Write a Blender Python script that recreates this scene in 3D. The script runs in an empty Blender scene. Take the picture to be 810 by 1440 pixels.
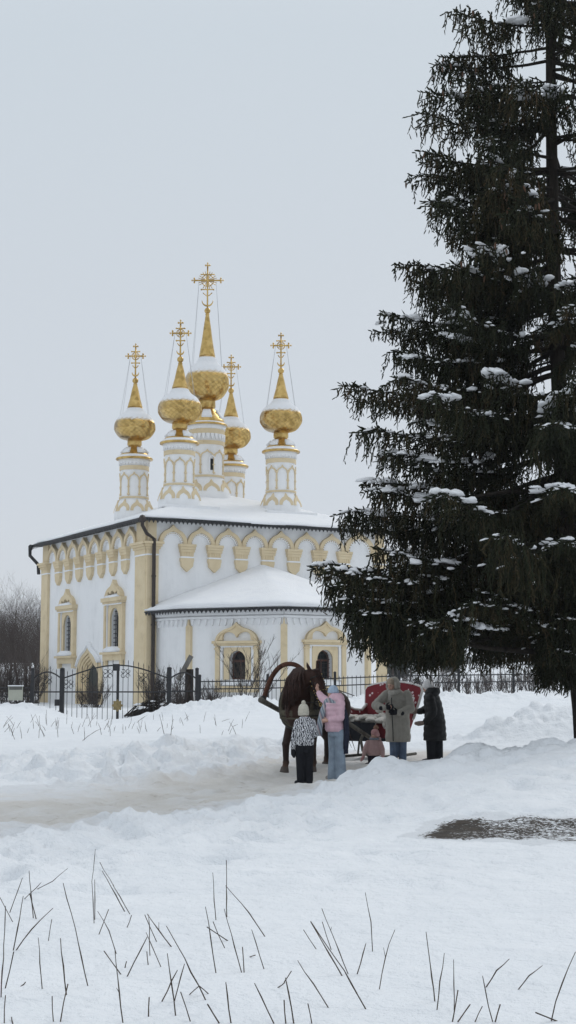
import bpy, bmesh, math, random
import numpy as np
from mathutils import Vector, Matrix
R = math.radians
rng = random.Random(7)
nrg = np.random.default_rng(11)
scene = bpy.context.scene
COL = scene.collection

# ------------------------------------------------------------------ camera
FPX, HOR, CAMZ = 2050.0, 957.0, 1.7
PITCH = math.atan((HOR - 720) / FPX)
cam_d = bpy.data.cameras.new("camera")
cam = bpy.data.objects.new("camera", cam_d); COL.objects.link(cam)
cam.location = (0, 0, CAMZ); cam.rotation_euler = (R(90) + PITCH, 0, 0)
cam_d.sensor_fit = 'VERTICAL'; cam_d.angle = 2 * math.atan(720 / FPX)
cam_d.clip_start = 0.1; cam_d.clip_end = 6000
scene.camera = cam

def ray(px, py):
    xc, yc = (px - 405) / FPX, (720 - py) / FPX
    c, s = math.cos(PITCH), math.sin(PITCH)
    return Vector((xc, c - yc * s, s + yc * c))
def at(px, py, Y):
    """world point seen at a photo pixel, at world depth Y"""
    r = ray(px, py)
    return Vector((0, 0, CAMZ)) + r * (Y / r.y)
def atz(px, py, z):
    r = ray(px, py)
    return Vector((0, 0, CAMZ)) + r * ((z - CAMZ) / r.z)

# ------------------------------------------------------------------ materials
def new_mat(name):
    m = bpy.data.materials.new(name); m.use_nodes = True
    nt = m.node_tree; b = nt.nodes["Principled BSDF"]
    return m, nt, b
def nd(nt, typ, **kw):
    n = nt.nodes.new(typ)
    for k, v in kw.items():
        if k.startswith("i_"):
            n.inputs[k[2:].replace("_", " ")].default_value = v
        else:
            setattr(n, k, v)
    return n
def ramp(nt, fac, stops):
    r = nt.nodes.new("ShaderNodeValToRGB")
    el = r.color_ramp.elements
    while len(el) < len(stops): el.new(0.5)
    for e, (p, c) in zip(el, stops):
        e.position = p; e.color = (*c, 1) if len(c) == 3 else c
    nt.links.new(fac, r.inputs[0])
    return r.outputs[0]
def objco(nt):
    return nt.nodes.new("ShaderNodeTexCoord").outputs["Object"]
def geopos(nt):
    return nt.nodes.new("ShaderNodeNewGeometry").outputs["Position"]
def noise(nt, vec, scale, detail=4, rough=0.55):
    n = nd(nt, "ShaderNodeTexNoise"); n.inputs["Scale"].default_value = scale
    n.inputs["Detail"].default_value = detail; n.inputs["Roughness"].default_value = rough
    nt.links.new(vec, n.inputs["Vector"])
    return n.outputs["Fac"]
def bump(nt, b, height, strength, dist):
    n = nd(nt, "ShaderNodeBump"); n.inputs["Strength"].default_value = strength
    n.inputs["Distance"].default_value = dist
    nt.links.new(height, n.inputs["Height"]); nt.links.new(n.outputs[0], b.inputs["Normal"])
    return n
def addm(nt, a, b, op="ADD"):
    n = nd(nt, "ShaderNodeMath", operation=op)
    for i, v in enumerate((a, b)):
        if isinstance(v, (int, float)): n.inputs[i].default_value = v
        else: nt.links.new(v, n.inputs[i])
    return n.outputs[0]
def simple(name, col, rough=0.7, metal=0.0, var=0.15, nscale=6, bstr=0.0, bdist=0.01, bscale=40):
    m, nt, b = new_mat(name)
    co = objco(nt)
    f = noise(nt, co, nscale)
    lo = tuple(c * (1 - var) for c in col); hi = tuple(min(1, c * (1 + var)) for c in col)
    nt.links.new(ramp(nt, f, [(0.3, lo), (0.7, hi)]), b.inputs["Base Color"])
    b.inputs["Roughness"].default_value = rough; b.inputs["Metallic"].default_value = metal
    if bstr:
        bump(nt, b, noise(nt, co, bscale), bstr, bdist)
    return m

M = {}
def make_snow(name, lo, hi, bs=1.0):
    m, nt, b = new_mat(name)
    co = geopos(nt)
    f = noise(nt, co, 1.3, 5)
    nt.links.new(ramp(nt, f, [(0.3, lo), (0.7, hi)]), b.inputs["Base Color"])
    b.inputs["Roughness"].default_value = 0.75
    b.inputs["Specular IOR Level"].default_value = 0.25
    h = addm(nt, addm(nt, noise(nt, co, 3.5, 6, 0.62), 1.0, "MULTIPLY"), addm(nt, noise(nt, co, 26, 4, 0.6), 0.09, "MULTIPLY"))
    bump(nt, b, h, 0.8 * bs, 0.12)
    return m
M['snow'] = make_snow("snow", (0.785, 0.815, 0.845), (0.84, 0.865, 0.89))
M['roof_snow'] = make_snow("roof_snow", (0.83, 0.845, 0.87), (0.88, 0.89, 0.90), 0.3)
M['tree_snow'] = make_snow("tree_snow", (0.84, 0.855, 0.88), (0.9, 0.905, 0.915), 0.6)

def make_path():
    m, nt, b = new_mat("trodden_snow")
    co = geopos(nt)
    at_ = nd(nt, "ShaderNodeAttribute", attribute_name="trod")
    n1 = noise(nt, co, 1.1, 7, 0.65)
    mp = nd(nt, "ShaderNodeMapping"); mp.inputs["Scale"].default_value = (1.0, 1.5, 1); mp.inputs["Rotation"].default_value = (0, 0, R(-25))
    nt.links.new(co, mp.inputs[0])
    n2 = noise(nt, mp.outputs[0], 3.2, 8, 0.72)
    fac = addm(nt, addm(nt, addm(nt, n1, 0.55, "SUBTRACT"), 2.2, "MULTIPLY"), addm(nt, at_.outputs["Fac"], 1.0, "MULTIPLY"))
    dirt = ramp(nt, fac, [(0.1, (0.80, 0.825, 0.85)), (0.55, (0.77, 0.765, 0.75)), (1.0, (0.71, 0.685, 0.64))])
    crumbs = ramp(nt, n2, [(0.57, (0, 0, 0)), (0.70, (1, 1, 1))])
    mul = addm(nt, crumbs, addm(nt, at_.outputs["Fac"], 0.6, "MULTIPLY"), "MULTIPLY")
    mx = nd(nt, "ShaderNodeMixRGB"); nt.links.new(mul, mx.inputs[0]); nt.links.new(dirt, mx.inputs[1])
    mx.inputs[2].default_value = (0.34, 0.28, 0.21, 1)
    nt.links.new(mx.outputs[0], b.inputs["Base Color"])
    b.inputs["Roughness"].default_value = 0.7
    h = addm(nt, noise(nt, co, 3.5, 8, 0.7), addm(nt, n2, 0.5, "MULTIPLY"))
    bump(nt, b, h, 0.9, 0.10)
    return m
M['path'] = make_path()

def make_plaster():
    m, nt, b = new_mat("white_plaster")
    co = objco(nt)
    f = noise(nt, co, 0.7, 7, 0.65)
    mp = nd(nt, "ShaderNodeMapping"); mp.inputs["Scale"].default_value = (2.0, 2.0, 0.25)
    nt.links.new(co, mp.inputs[0])
    s = noise(nt, mp.outputs[0], 1.6, 6, 0.65)
    fac = addm(nt, addm(nt, f, 0.6, "MULTIPLY"), addm(nt, s, 0.4, "MULTIPLY"))
    nt.links.new(ramp(nt, fac, [(0.28, (0.64, 0.645, 0.645)), (0.40, (0.80, 0.805, 0.81)), (0.52, (0.86, 0.865, 0.87)), (0.75, (0.885, 0.89, 0.895))]), b.inputs["Base Color"])
    b.inputs["Roughness"].default_value = 0.85
    bump(nt, b, noise(nt, co, 5, 6, 0.6), 0.35, 0.04)
    return m
M['plaster'] = make_plaster()
def make_tan():
    m, nt, b = new_mat("ochre_trim")
    co = objco(nt)
    f = noise(nt, co, 1.3, 7, 0.65)
    nt.links.new(ramp(nt, f, [(0.26, (0.55, 0.44, 0.28)), (0.45, (0.69, 0.565, 0.365)), (0.72, (0.75, 0.63, 0.43))]), b.inputs["Base Color"])
    b.inputs["Roughness"].default_value = 0.85
    bump(nt, b, noise(nt, co, 9, 5, 0.6), 0.3, 0.02)
    return m
M['tan'] = make_tan()
M['black'] = simple("black_metal", (0.022, 0.023, 0.026), 0.5, 0.3, 0.3, 8)
M['pipe'] = simple("brown_pipe", (0.035, 0.026, 0.022), 0.5, 0.2, 0.3, 3)
M['glass'] = simple("dark_glass", (0.012, 0.014, 0.016), 0.3, 0.0, 0.3, 2)
M['glass'].node_tree.nodes["Principled BSDF"].inputs["Specular IOR Level"].default_value = 0.15
M['window_wood'] = simple("window_wood", (0.10, 0.035, 0.022), 0.6)
M['door'] = simple("door_paint", (0.02, 0.028, 0.024), 0.5)

def make_gold(name, snowy):
    m, nt, b = new_mat(name)
    uv = nd(nt, "ShaderNodeUVMap"); uv.uv_map = "UVMap"
    sep = nd(nt, "ShaderNodeSeparateXYZ"); nt.links.new(uv.outputs[0], sep.inputs[0])
    u, v = sep.outputs[0], sep.outputs[1]
    co = objco(nt)
    n1 = noise(nt, co, 2.2, 4)
    cells = nd(nt, "ShaderNodeTexVoronoi"); cells.inputs["Scale"].default_value = 4.5; nt.links.new(co, cells.inputs["Vector"])
    cr = nd(nt, "ShaderNodeSeparateXYZ"); nt.links.new(cells.outputs["Color"], cr.inputs[0])
    f = addm(nt, addm(nt, n1, 0.6, "MULTIPLY"), addm(nt, cr.outputs[0], 0.4, "MULTIPLY"))
    gold = ramp(nt, f, [(0.25, (0.40, 0.26, 0.08)), (0.5, (0.60, 0.405, 0.14)), (0.8, (0.72, 0.51, 0.20))])
    bs = b
    b.inputs["Roughness"].default_value = 0.3
    out_col = gold
    if snowy:
        # diamond shingles
        d1 = addm(nt, addm(nt, u, 22.0, "MULTIPLY"), addm(nt, v, 9.0, "MULTIPLY"))
        d2 = addm(nt, addm(nt, u, 22.0, "MULTIPLY"), addm(nt, v, 9.0, "MULTIPLY"), "SUBTRACT")
        p1 = addm(nt, d1, 1.0, "PINGPONG"); p2 = addm(nt, d2, 1.0, "PINGPONG")
        t1 = addm(nt, d1, 1.0, "FLOORED_MODULO") if False else nd(nt, "ShaderNodeMath", operation="FRACT")
        nt.links.new(d1, t1.inputs[0]); t2 = nd(nt, "ShaderNodeMath", operation="FRACT"); nt.links.new(d2, t2.inputs[0])
        e1 = addm(nt, t1.outputs[0], 1.0, "MULTIPLY"); e2 = addm(nt, t2.outputs[0], 1.0, "MULTIPLY")
        line = addm(nt, addm(nt, e1, 0.09, "LESS_THAN"), addm(nt, e2, 0.09, "LESS_THAN"), "MAXIMUM")
        mx = nd(nt, "ShaderNodeMixRGB"); nt.links.new(addm(nt, line, 0.5, "MULTIPLY"), mx.inputs[0]); nt.links.new(gold, mx.inputs[1])
        mx.inputs[2].default_value = (0.16, 0.09, 0.025, 1)
        tile = addm(nt, e1, e2)
        bump(nt, b, addm(nt, tile, addm(nt, noise(nt, co, 3.5, 3), 0.8, "MULTIPLY")), 0.5, 0.08)
        # dusting of snow on the shoulder
        lo = nd(nt, "ShaderNodeMapRange"); lo.inputs[1].default_value = 0.47; lo.inputs[2].default_value = 0.70
        nt.links.new(v, lo.inputs[0])
        hi = nd(nt, "ShaderNodeMapRange"); hi.inputs[1].default_value = 0.97; hi.inputs[2].default_value = 0.90
        nt.links.new(v, hi.inputs[0])
        sn = noise(nt, co, 5, 6, 0.7)
        k = addm(nt, addm(nt, lo.outputs[0], 1.5, "MULTIPLY"), addm(nt, addm(nt, sn, 0.9, "MULTIPLY"), addm(nt, line, 0.25, "MULTIPLY")), "SUBTRACT")
        k = addm(nt, addm(nt, k, 2.2, "MULTIPLY"), hi.outputs[0], "MULTIPLY")
        cl = nd(nt, "ShaderNodeClamp"); nt.links.new(k, cl.inputs[0])
        mx2 = nd(nt, "ShaderNodeMixRGB"); nt.links.new(cl.outputs[0], mx2.inputs[0]); nt.links.new(mx.outputs[0], mx2.inputs[1])
        mx2.inputs[2].default_value = (0.86, 0.87, 0.885, 1)
        out_col = mx2.outputs[0]
        inv = addm(nt, 1.0, cl.outputs[0], "SUBTRACT")
        nt.links.new(inv, b.inputs["Metallic"])
        rr = nd(nt, "ShaderNodeMapRange"); rr.inputs[3].default_value = 0.2; rr.inputs[4].default_value = 0.8
        nt.links.new(cl.outputs[0], rr.inputs[0]); nt.links.new(rr.outputs[0], b.inputs["Roughness"])
    else:
        b.inputs["Metallic"].default_value = 1.0
        bump(nt, b, noise(nt, co, 3, 3), 0.25, 0.05)
    nt.links.new(out_col, b.inputs["Base Color"])
    return m
M['gold_dome'] = make_gold("gilded_shingles", True)
M['gold'] = make_gold("gilded_metal", False)
M['wire'] = simple("guy_wire", (0.35, 0.37, 0.40), 0.5, 0.6)

def make_bark(name, lo, hi):
    m, nt, b = new_mat(name)
    co = objco(nt)
    mp = nd(nt, "ShaderNodeMapping"); mp.inputs["Scale"].default_value = (3, 3, 0.6); nt.links.new(co, mp.inputs[0])
    f = noise(nt, mp.outputs[0], 4, 6, 0.7)
    nt.links.new(ramp(nt, f, [(0.3, lo), (0.7, hi)]), b.inputs["Base Color"])
    b.inputs["Roughness"].default_value = 0.95; b.inputs["Specular IOR Level"].default_value = 0.2
    bump(nt, b, f, 0.8, 0.05)
    return m
M['bark'] = make_bark("spruce_bark", (0.012, 0.010, 0.008), (0.05, 0.041, 0.034))
M['bare_bark'] = make_bark("bare_bark", (0.045, 0.036, 0.032), (0.11, 0.09, 0.082))
M['stalk'] = make_bark("dry_stalk", (0.045, 0.035, 0.028), (0.12, 0.09, 0.07))

def make_needles():
    m, nt, b = new_mat("spruce_needles")
    a = nd(nt, "ShaderNodeAttribute", attribute_name="tint")
    nt.links.new(ramp(nt, a.outputs["Fac"], [(0.0, (0.011, 0.014, 0.008)), (0.4, (0.022, 0.027, 0.013)), (0.7, (0.046, 0.037, 0.018)), (1.0, (0.085, 0.050, 0.026))]), b.inputs["Base Color"])
    b.inputs["Roughness"].default_value = 0.8; b.inputs["Specular IOR Level"].default_value = 0.15
    return m
M['needles'] = make_needles()
M['cone'] = simple("spruce_cone", (0.09, 0.045, 0.024), 0.8, 0, 0.3, 30)

# ------------------------------------------------------------------ object helpers
def tag(o, label=None, cat=None, group=None, kind=None):
    if label: o['label'] = label
    if cat: o['category'] = cat
    if group: o['group'] = group
    if kind: o['kind'] = kind
    return o
def link(o, parent=None):
    COL.objects.link(o)
    if parent is not None: o.parent = parent
    return o
def empty(name, loc=(0, 0, 0), rz=0.0, **kw):
    o = bpy.data.objects.new(name, None); o.empty_display_size = 0.2
    link(o); o.location = loc; o.rotation_euler = (0, 0, rz)
    return tag(o, **kw)
def obj(name, me, mat=None, parent=None, smooth=False):
    if mat is not None and not me.materials:
        me.materials.append(mat)
    if smooth:
        me.polygons.foreach_set("use_smooth", [True] * len(me.polygons))
    return link(bpy.data.objects.new(name, me), parent)
def fast_mesh(name, V, F):
    """V (n,3) array; F list of arrays (m,k) of polygons with k corners"""
    me = bpy.data.meshes.new(name)
    V = np.asarray(V, np.float32)
    me.vertices.add(len(V)); me.vertices.foreach_set("co", V.ravel())
    loops = np.concatenate([np.asarray(f).ravel() for f in F if len(f)]).astype(np.int32)
    sizes = np.concatenate([np.full(len(f), np.asarray(f).shape[1]) for f in F if len(f)])
    starts = np.concatenate([[0], np.cumsum(sizes)[:-1]]).astype(np.int32)
    me.loops.add(len(loops)); me.loops.foreach_set("vertex_index", loops)
    me.polygons.add(len(sizes)); me.polygons.foreach_set("loop_start", starts)
    me.update(calc_edges=True)
    return me

class MB:
    """collects solids; build() links them as ONE mesh object"""
    def __init__(s): s.v, s.f = [], []
    def add(s, V, F):
        o = len(s.v); s.v += [tuple(p) for p in V]; s.f += [tuple(i + o for i in f) for f in F]
    def box(s, c, d, rot=None):
        x, y, z = (k / 2 for k in d)
        P = [Vector(p) for p in ((-x, -y, -z), (x, -y, -z), (x, y, -z), (-x, y, -z), (-x, -y, z), (x, -y, z), (x, y, z), (-x, y, z))]
        if rot is not None: P = [rot @ p for p in P]
        c = Vector(c)
        s.add([p + c for p in P], [(0, 3, 2, 1), (4, 5, 6, 7), (0, 1, 5, 4), (1, 2, 6, 5), (2, 3, 7, 6), (3, 0, 4, 7)])
    def tube(s, pts, r, n=6, cap=True, flat=None):
        """swept tube; r a number or list; flat = (sx, sy) squash of the section"""
        pts = [Vector(p) for p in pts]; m = len(pts)
        rs = r if isinstance(r, (list, tuple)) else [r] * m
        up = None; V = []
        for i, p in enumerate(pts):
            t = (pts[min(i + 1, m - 1)] - pts[max(i - 1, 0)])
            t = t.normalized() if t.length > 1e-9 else Vector((0, 0, 1))
            if up is None: up = Vector((0, 0, 1)) if abs(t.z) < 0.9 else Vector((0, 1, 0))
            a = t.cross(up); a = a.normalized() if a.length > 1e-6 else t.orthogonal().normalized()
            b = a.cross(t).normalized(); up = b
            fx, fy = flat if flat else (1, 1)
            for k in range(n):
                w = 2 * math.pi * k / n
                V.append(p + a * (math.cos(w) * rs[i] * fx) + b * (math.sin(w) * rs[i] * fy))
        F = [(i * n + k, i * n + (k + 1) % n, (i + 1) * n + (k + 1) % n, (i + 1) * n + k) for i in range(m - 1) for k in range(n)]
        if cap:
            F += [tuple(range(n - 1, -1, -1)), tuple((m - 1) * n + k for k in range(n))]
        s.add(V, F)
    def ball(s, c, r, n=10, m=6):
        rr = r if isinstance(r, (list, tuple)) else (r, r, r)
        c = Vector(c); V = [c + Vector((0, 0, -rr[2]))]
        for j in range(1, m):
            a = math.pi * j / m
            for k in range(n):
                w = 2 * math.pi * k / n
                V.append(c + Vector((rr[0] * math.sin(a) * math.cos(w), rr[1] * math.sin(a) * math.sin(w), -rr[2] * math.cos(a))))
        V.append(c + Vector((0, 0, rr[2])))
        F = [(0, 1 + (k + 1) % n, 1 + k) for k in range(n)]
        for j in range(m - 2):
            for k in range(n):
                F.append((1 + j * n + k, 1 + j * n + (k + 1) % n, 1 + (j + 1) * n + (k + 1) % n, 1 + (j + 1) * n + k))
        L = len(V) - 1; o = 1 + (m - 2) * n
        F += [(L, o + k, o + (k + 1) % n) for k in range(n)]
        s.add(V, F)
    def prism(s, poly, fn, w0, w1):
        """polygon in (u, z), extruded from w0 to w1, placed by fn(u, w, z)"""
        n = len(poly)
        s.add([fn(u, w0, z) for u, z in poly] + [fn(u, w1, z) for u, z in poly],
              [tuple(range(n)), tuple(range(2 * n - 1, n - 1, -1))] + [(k, (k + 1) % n, n + (k + 1) % n, n + k) for k in range(n)])
    def band(s, A, B, fn, w0, w1):
        """solid strip between polylines A and B (same count) in (u, z)"""
        n = len(A)
        V = [fn(u, w, z) for w in (w0, w1) for L in (A, B) for u, z in L]
        F = []
        for i in range(n - 1):
            a0, b0, a1, b1 = i, n + i, 2 * n + i, 3 * n + i
            F += [(a0, a0 + 1, b0 + 1, b0), (a1, b1, b1 + 1, a1 + 1), (a0, a1, a1 + 1, a0 + 1), (b0, b0 + 1, b1 + 1, b1)]
        F += [(0, n, 3 * n, 2 * n), (n - 1, 3 * n - 1, 4 * n - 1, 2 * n - 1)]
        s.add(V, F)
    def lathe(s, prof, n=24, c=(0, 0, 0)):
        V = []
        for r, z in prof:
            for k in range(n):
                w = 2 * math.pi * k / n
                V.append((c[0] + r * math.cos(w), c[1] + r * math.sin(w), c[2] + z))
        m = len(prof)
        F = [(i * n + k, i * n + (k + 1) % n, (i + 1) * n + (k + 1) % n, (i + 1) * n + k) for i in range(m - 1) for k in range(n)]
        F += [tuple(range(n - 1, -1, -1)), tuple((m - 1) * n + k for k in range(n))]
        s.add(V, F)
    def mesh(s, name, recalc=True):
        me = bpy.data.meshes.new(name); me.from_pydata(s.v, [], s.f)
        if recalc:
            bm = bmesh.new(); bm.from_mesh(me)
            bmesh.ops.recalc_face_normals(bm, faces=bm.faces[:]); bm.to_mesh(me); bm.free()
        me.update(); return me
    def build(s, name, mat, parent=None, smooth=False, recalc=True):
        return obj(name, s.mesh(name, recalc), mat, parent, smooth)

def evaluated(o):
    """mesh of o with its modifiers applied; o is removed"""
    dg = bpy.context.evaluated_depsgraph_get(); dg.update()
    me = bpy.data.meshes.new_from_object(o.evaluated_get(dg))
    old = o.data; bpy.data.objects.remove(o); bpy.data.meshes.remove(old)
    return me
def skin(mb, name, voxel, smooth=4):
    """fuse overlapping solids into one continuous surface"""
    o = bpy.data.objects.new("tmp", mb.mesh("tmp")); COL.objects.link(o)
    m = o.modifiers.new("r", 'REMESH'); m.mode = 'VOXEL'; m.voxel_size = voxel; m.use_smooth_shade = True
    if smooth:
        s = o.modifiers.new("s", 'SMOOTH'); s.factor = 0.5; s.iterations = smooth
    me = evaluated(o); me.name = name
    return me
def join_mesh(name, parts):
    """parts: [(mesh, material)] -> one mesh with several material slots"""
    me = bpy.data.meshes.new(name); bm = bmesh.new()
    for i, (p, mat) in enumerate(parts):
        k = len(bm.faces); bm.from_mesh(p); bm.faces.ensure_lookup_table()
        for f in bm.faces[k:]: f.material_index = i; f.smooth = True
        me.materials.append(mat)
    bm.to_mesh(me); bm.free(); return me

# lattice value noise
def vnoise(x, y, seed=0):
    xi = np.floor(x).astype(np.int64); yi = np.floor(y).astype(np.int64); fx = x - xi; fy = y - yi
    fx = fx * fx * (3 - 2 * fx); fy = fy * fy * (3 - 2 * fy)
    def hsh(a, b):
        h = (a * 374761393 + b * 668265263 + seed * 974634777) & 0xffffffff
        h = ((h ^ (h >> 13)) * 1274126177) & 0xffffffff
        return ((h ^ (h >> 16)) & 0xffff) / 65535.0
    return (hsh(xi, yi) * (1 - fx) + hsh(xi + 1, yi) * fx) * (1 - fy) + (hsh(xi, yi + 1) * (1 - fx) + hsh(xi + 1, yi + 1) * fx) * fy
def fbm(x, y, f, octs=4, seed=0, gain=0.5):
    s = 0; a = 1; t = 0
    for o in range(octs):
        s = s + a * (vnoise(x * f, y * f, seed + o) * 2 - 1); t += a; a *= gain; f *= 2.03
    return s / t

# ------------------------------------------------------------------ terrain
CP = []
def cz(z, *pp):
    for px, py in pp: p = atz(px, py, z); CP.append((p.x, p.y, z))
def cd(*pp):
    for px, py, d in pp: p = at(px, py, d); CP.append((p.x, p.y, p.z))
cz(0.2, (-100, 1440), (100, 1440), (300, 1440), (500, 1440), (700, 1440), (900, 1440))
cz(0.2, (-50, 1320), (200, 1320), (405, 1320), (600, 1320), (860, 1320))
cz(0.17, (0, 1250), (200, 1250)); cz(0.2, (405, 1250), (600, 1250), (810, 1250))
cz(0.1, (0, 1205)); cz(0.14, (200, 1200)); cz(0.19, (405, 1200), (540, 1190)); cz(0.22, (650, 1192), (760, 1193), (860, 1193))
cz(0.17, (600, 1172), (700, 1168), (800, 1172), (880, 1172))
cz(0.3, (700, 1140), (800, 1135)); cz(0.25, (590, 1140)); cz(0.2, (450, 1150)); cz(0.13, (300, 1172), (180, 1178))
CREST = [(-80, 1200, 13.5), (0, 1190, 14.2), (60, 1178, 14.8), (130, 1160, 15.3), (190, 1158, 15.9), (250, 1150, 16.5), (300, 1143, 17), (350, 1127, 18), (400, 1119, 19), (440, 1111, 20), (490, 1102, 21), (520, 1085, 21.8), (560, 1073, 22.5), (600, 1070, 23), (625, 1061, 23.2), (650, 1053, 23.5), (700, 1048, 24), (740, 1043, 24), (810, 1041, 24), (900, 1038, 24)]
cd(*CREST)
cz(0.0, (0, 1165), (0, 1135), (100, 1147), (100, 1120), (200, 1136), (200, 1112), (300, 1120), (300, 1102))
cz(-0.02, (400, 1097), (370, 1092)); cd((470, 1098, 25.5), (427, 1105, 24.9), (430, 1083, 26.9), (400, 1085, 26.9), (460, 1078, 27.6))
cd((550, 1072, 29.5), (610, 1072, 30.5), (520, 1075, 29.0), (540, 1066, 32), (480, 1070, 29), (580, 1064, 32), (500, 1055, 34))
cd((650, 1065, 27.5), (700, 1060, 28), (600, 1075, 26.5), (806, 1068, 27), (860, 1062, 27))
cz(0.02, (620, 1045), (680, 1048)); cz(0.1, (560, 1035)); cd((620, 1015, 46), (560, 1015, 45), (500, 1015, 45), (450, 1020, 44))
BANK = [(0, 1070, 26.3), (100, 1068, 25.4), (200, 1063, 25.6), (260, 1060, 26.5), (310, 1055, 28), (350, 1050, 29.8), (390, 1042, 32)]
cd(*BANK); cz(0.05, (0, 1108), (100, 1105), (200, 1104), (300, 1096), (360, 1086), (395, 1070))
cd((0, 1045, 32), (200, 1040, 33), (100, 1022, 41), (300, 1024, 39), (400, 1024, 40), (0, 1016, 46), (200, 1018, 46), (166, 1017, 51), (320, 1014, 46), (400, 1012, 46))
PILES = [(-40, 992, 56), (0, 990, 56), (46, 995, 55.5), (85, 1003, 55.5), (238, 994, 54.5), (262, 987, 54.5), (290, 985, 54.5), (320, 985, 54.5), (335, 979, 54.5), (365, 983, 54.5), (395, 984, 54.5), (420, 986, 54.5), (470, 983, 55),
         (540, 980, 55), (575, 974, 55), (595, 968, 55), (615, 977, 55), (637, 972, 55), (660, 978, 55), (683, 971, 55), (705, 978, 55), (733, 969, 55), (760, 975, 55), (790, 971, 55)]
cd(*PILES); cd((105, 1020, 56.5), (120, 1021, 56.5), (166, 1022, 56.5), (205, 1021, 56.5), (225, 1016, 56.5), (166, 1014, 60))
cd((300, 1010, 48), (400, 1006, 49), (600, 1000, 49.5), (680, 1000, 49.5), (540, 1003, 49), (250, 1014, 48))
MOUND = [(660, 1030, 37.5), (690, 1018, 38), (715, 1004, 38), (735, 995, 38), (755, 991, 38), (775, 994, 38), (800, 1003, 38)]
cd(*MOUND); cd((700, 1047, 35), (760, 1040, 35), (640, 1036, 37), (720, 1012, 43), (780, 1010, 43))
for X in (-16, -8, 0, 8, 16): CP.append((X, 62, 0.45))
for X, Y in ((-14, 75), (-7, 72), (0, 66), (6, 70), (12, 78), (-18, 95), (0, 95), (16, 95), (-25, 60), (25, 60), (-25, 40), (25, 40), (-15, 20), (16, 20), (-12, 5), (12, 5), (-30, 5), (30, 5), (0, -10), (-40, -10), (40, -10)):
    CP.append((X, Y, 0.4 if Y > 30 else 0.25))
CP += [(-60, 130, 0.8), (0, 130, 0.8), (20, 140, 1.6), (45, 140, 2.0), (-120, 250, 3), (0, 220, 3), (40, 220, 4.5), (90, 200, 5), (-300, 600, 9), (0, 600, 10), (130, 600, 12), (300, 600, 12),
       (-900, 1500, 20), (0, 1500, 22), (900, 1500, 22), (-1500, 0, 5), (1500, 0, 5), (-200, 0, 0.5), (200, 0, 0.5), (0, -300, 0.5)]
CP = np.array(CP)
def _ker(d2): return np.sqrt(d2 + 0.5)
_A = _ker(((CP[:, None, :2] - CP[None, :, :2]) ** 2).sum(-1)); _n = len(CP)
_S = np.zeros((_n + 1, _n + 1)); _S[:_n, :_n] = _A + np.eye(_n) * -0.15; _S[:_n, _n] = 1; _S[_n, :_n] = 1
_W = np.linalg.solve(_S, np.concatenate([CP[:, 2], [0]]))
def segd(x, y, pts):
    """distance to a polyline"""
    best = np.full(x.shape, 1e9)
    for (ax, ay), (bx, by) in zip(pts[:-1], pts[1:]):
        dx, dy = bx - ax, by - ay
        t = np.clip(((x - ax) * dx + (y - ay) * dy) / (dx * dx + dy * dy + 1e-9), 0, 1)
        best = np.minimum(best, np.hypot(x - ax - t * dx, y - ay - t * dy))
    return best
def wl(L): return [tuple(at(*p)[:2]) for p in L]
W_CREST, W_BANK, W_MOUND = wl(CREST), wl(BANK), wl(MOUND)
W_SOIL = [tuple(atz(a, 1171, 0.18)[:2]) for a in (600, 700, 800, 900)]
W_PILE1 = wl([p for p in PILES if p[0] < 100]); W_PILE2 = wl([p for p in PILES if 200 < p[0] < 500]); W_PILE3 = wl([p for p in PILES if p[0] > 500])
PATHLINE = [(-9.0, 12.5), tuple(atz(-60, 1160, 0)[:2]), tuple(atz(100, 1145, 0)[:2]), tuple(atz(250, 1125, 0)[:2]), tuple(atz(400, 1098, 0)[:2]), tuple(atz(480, 1080, 0)[:2]), tuple(atz(570, 1066, 0)[:2]), (3.3, 33.0)]
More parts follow.
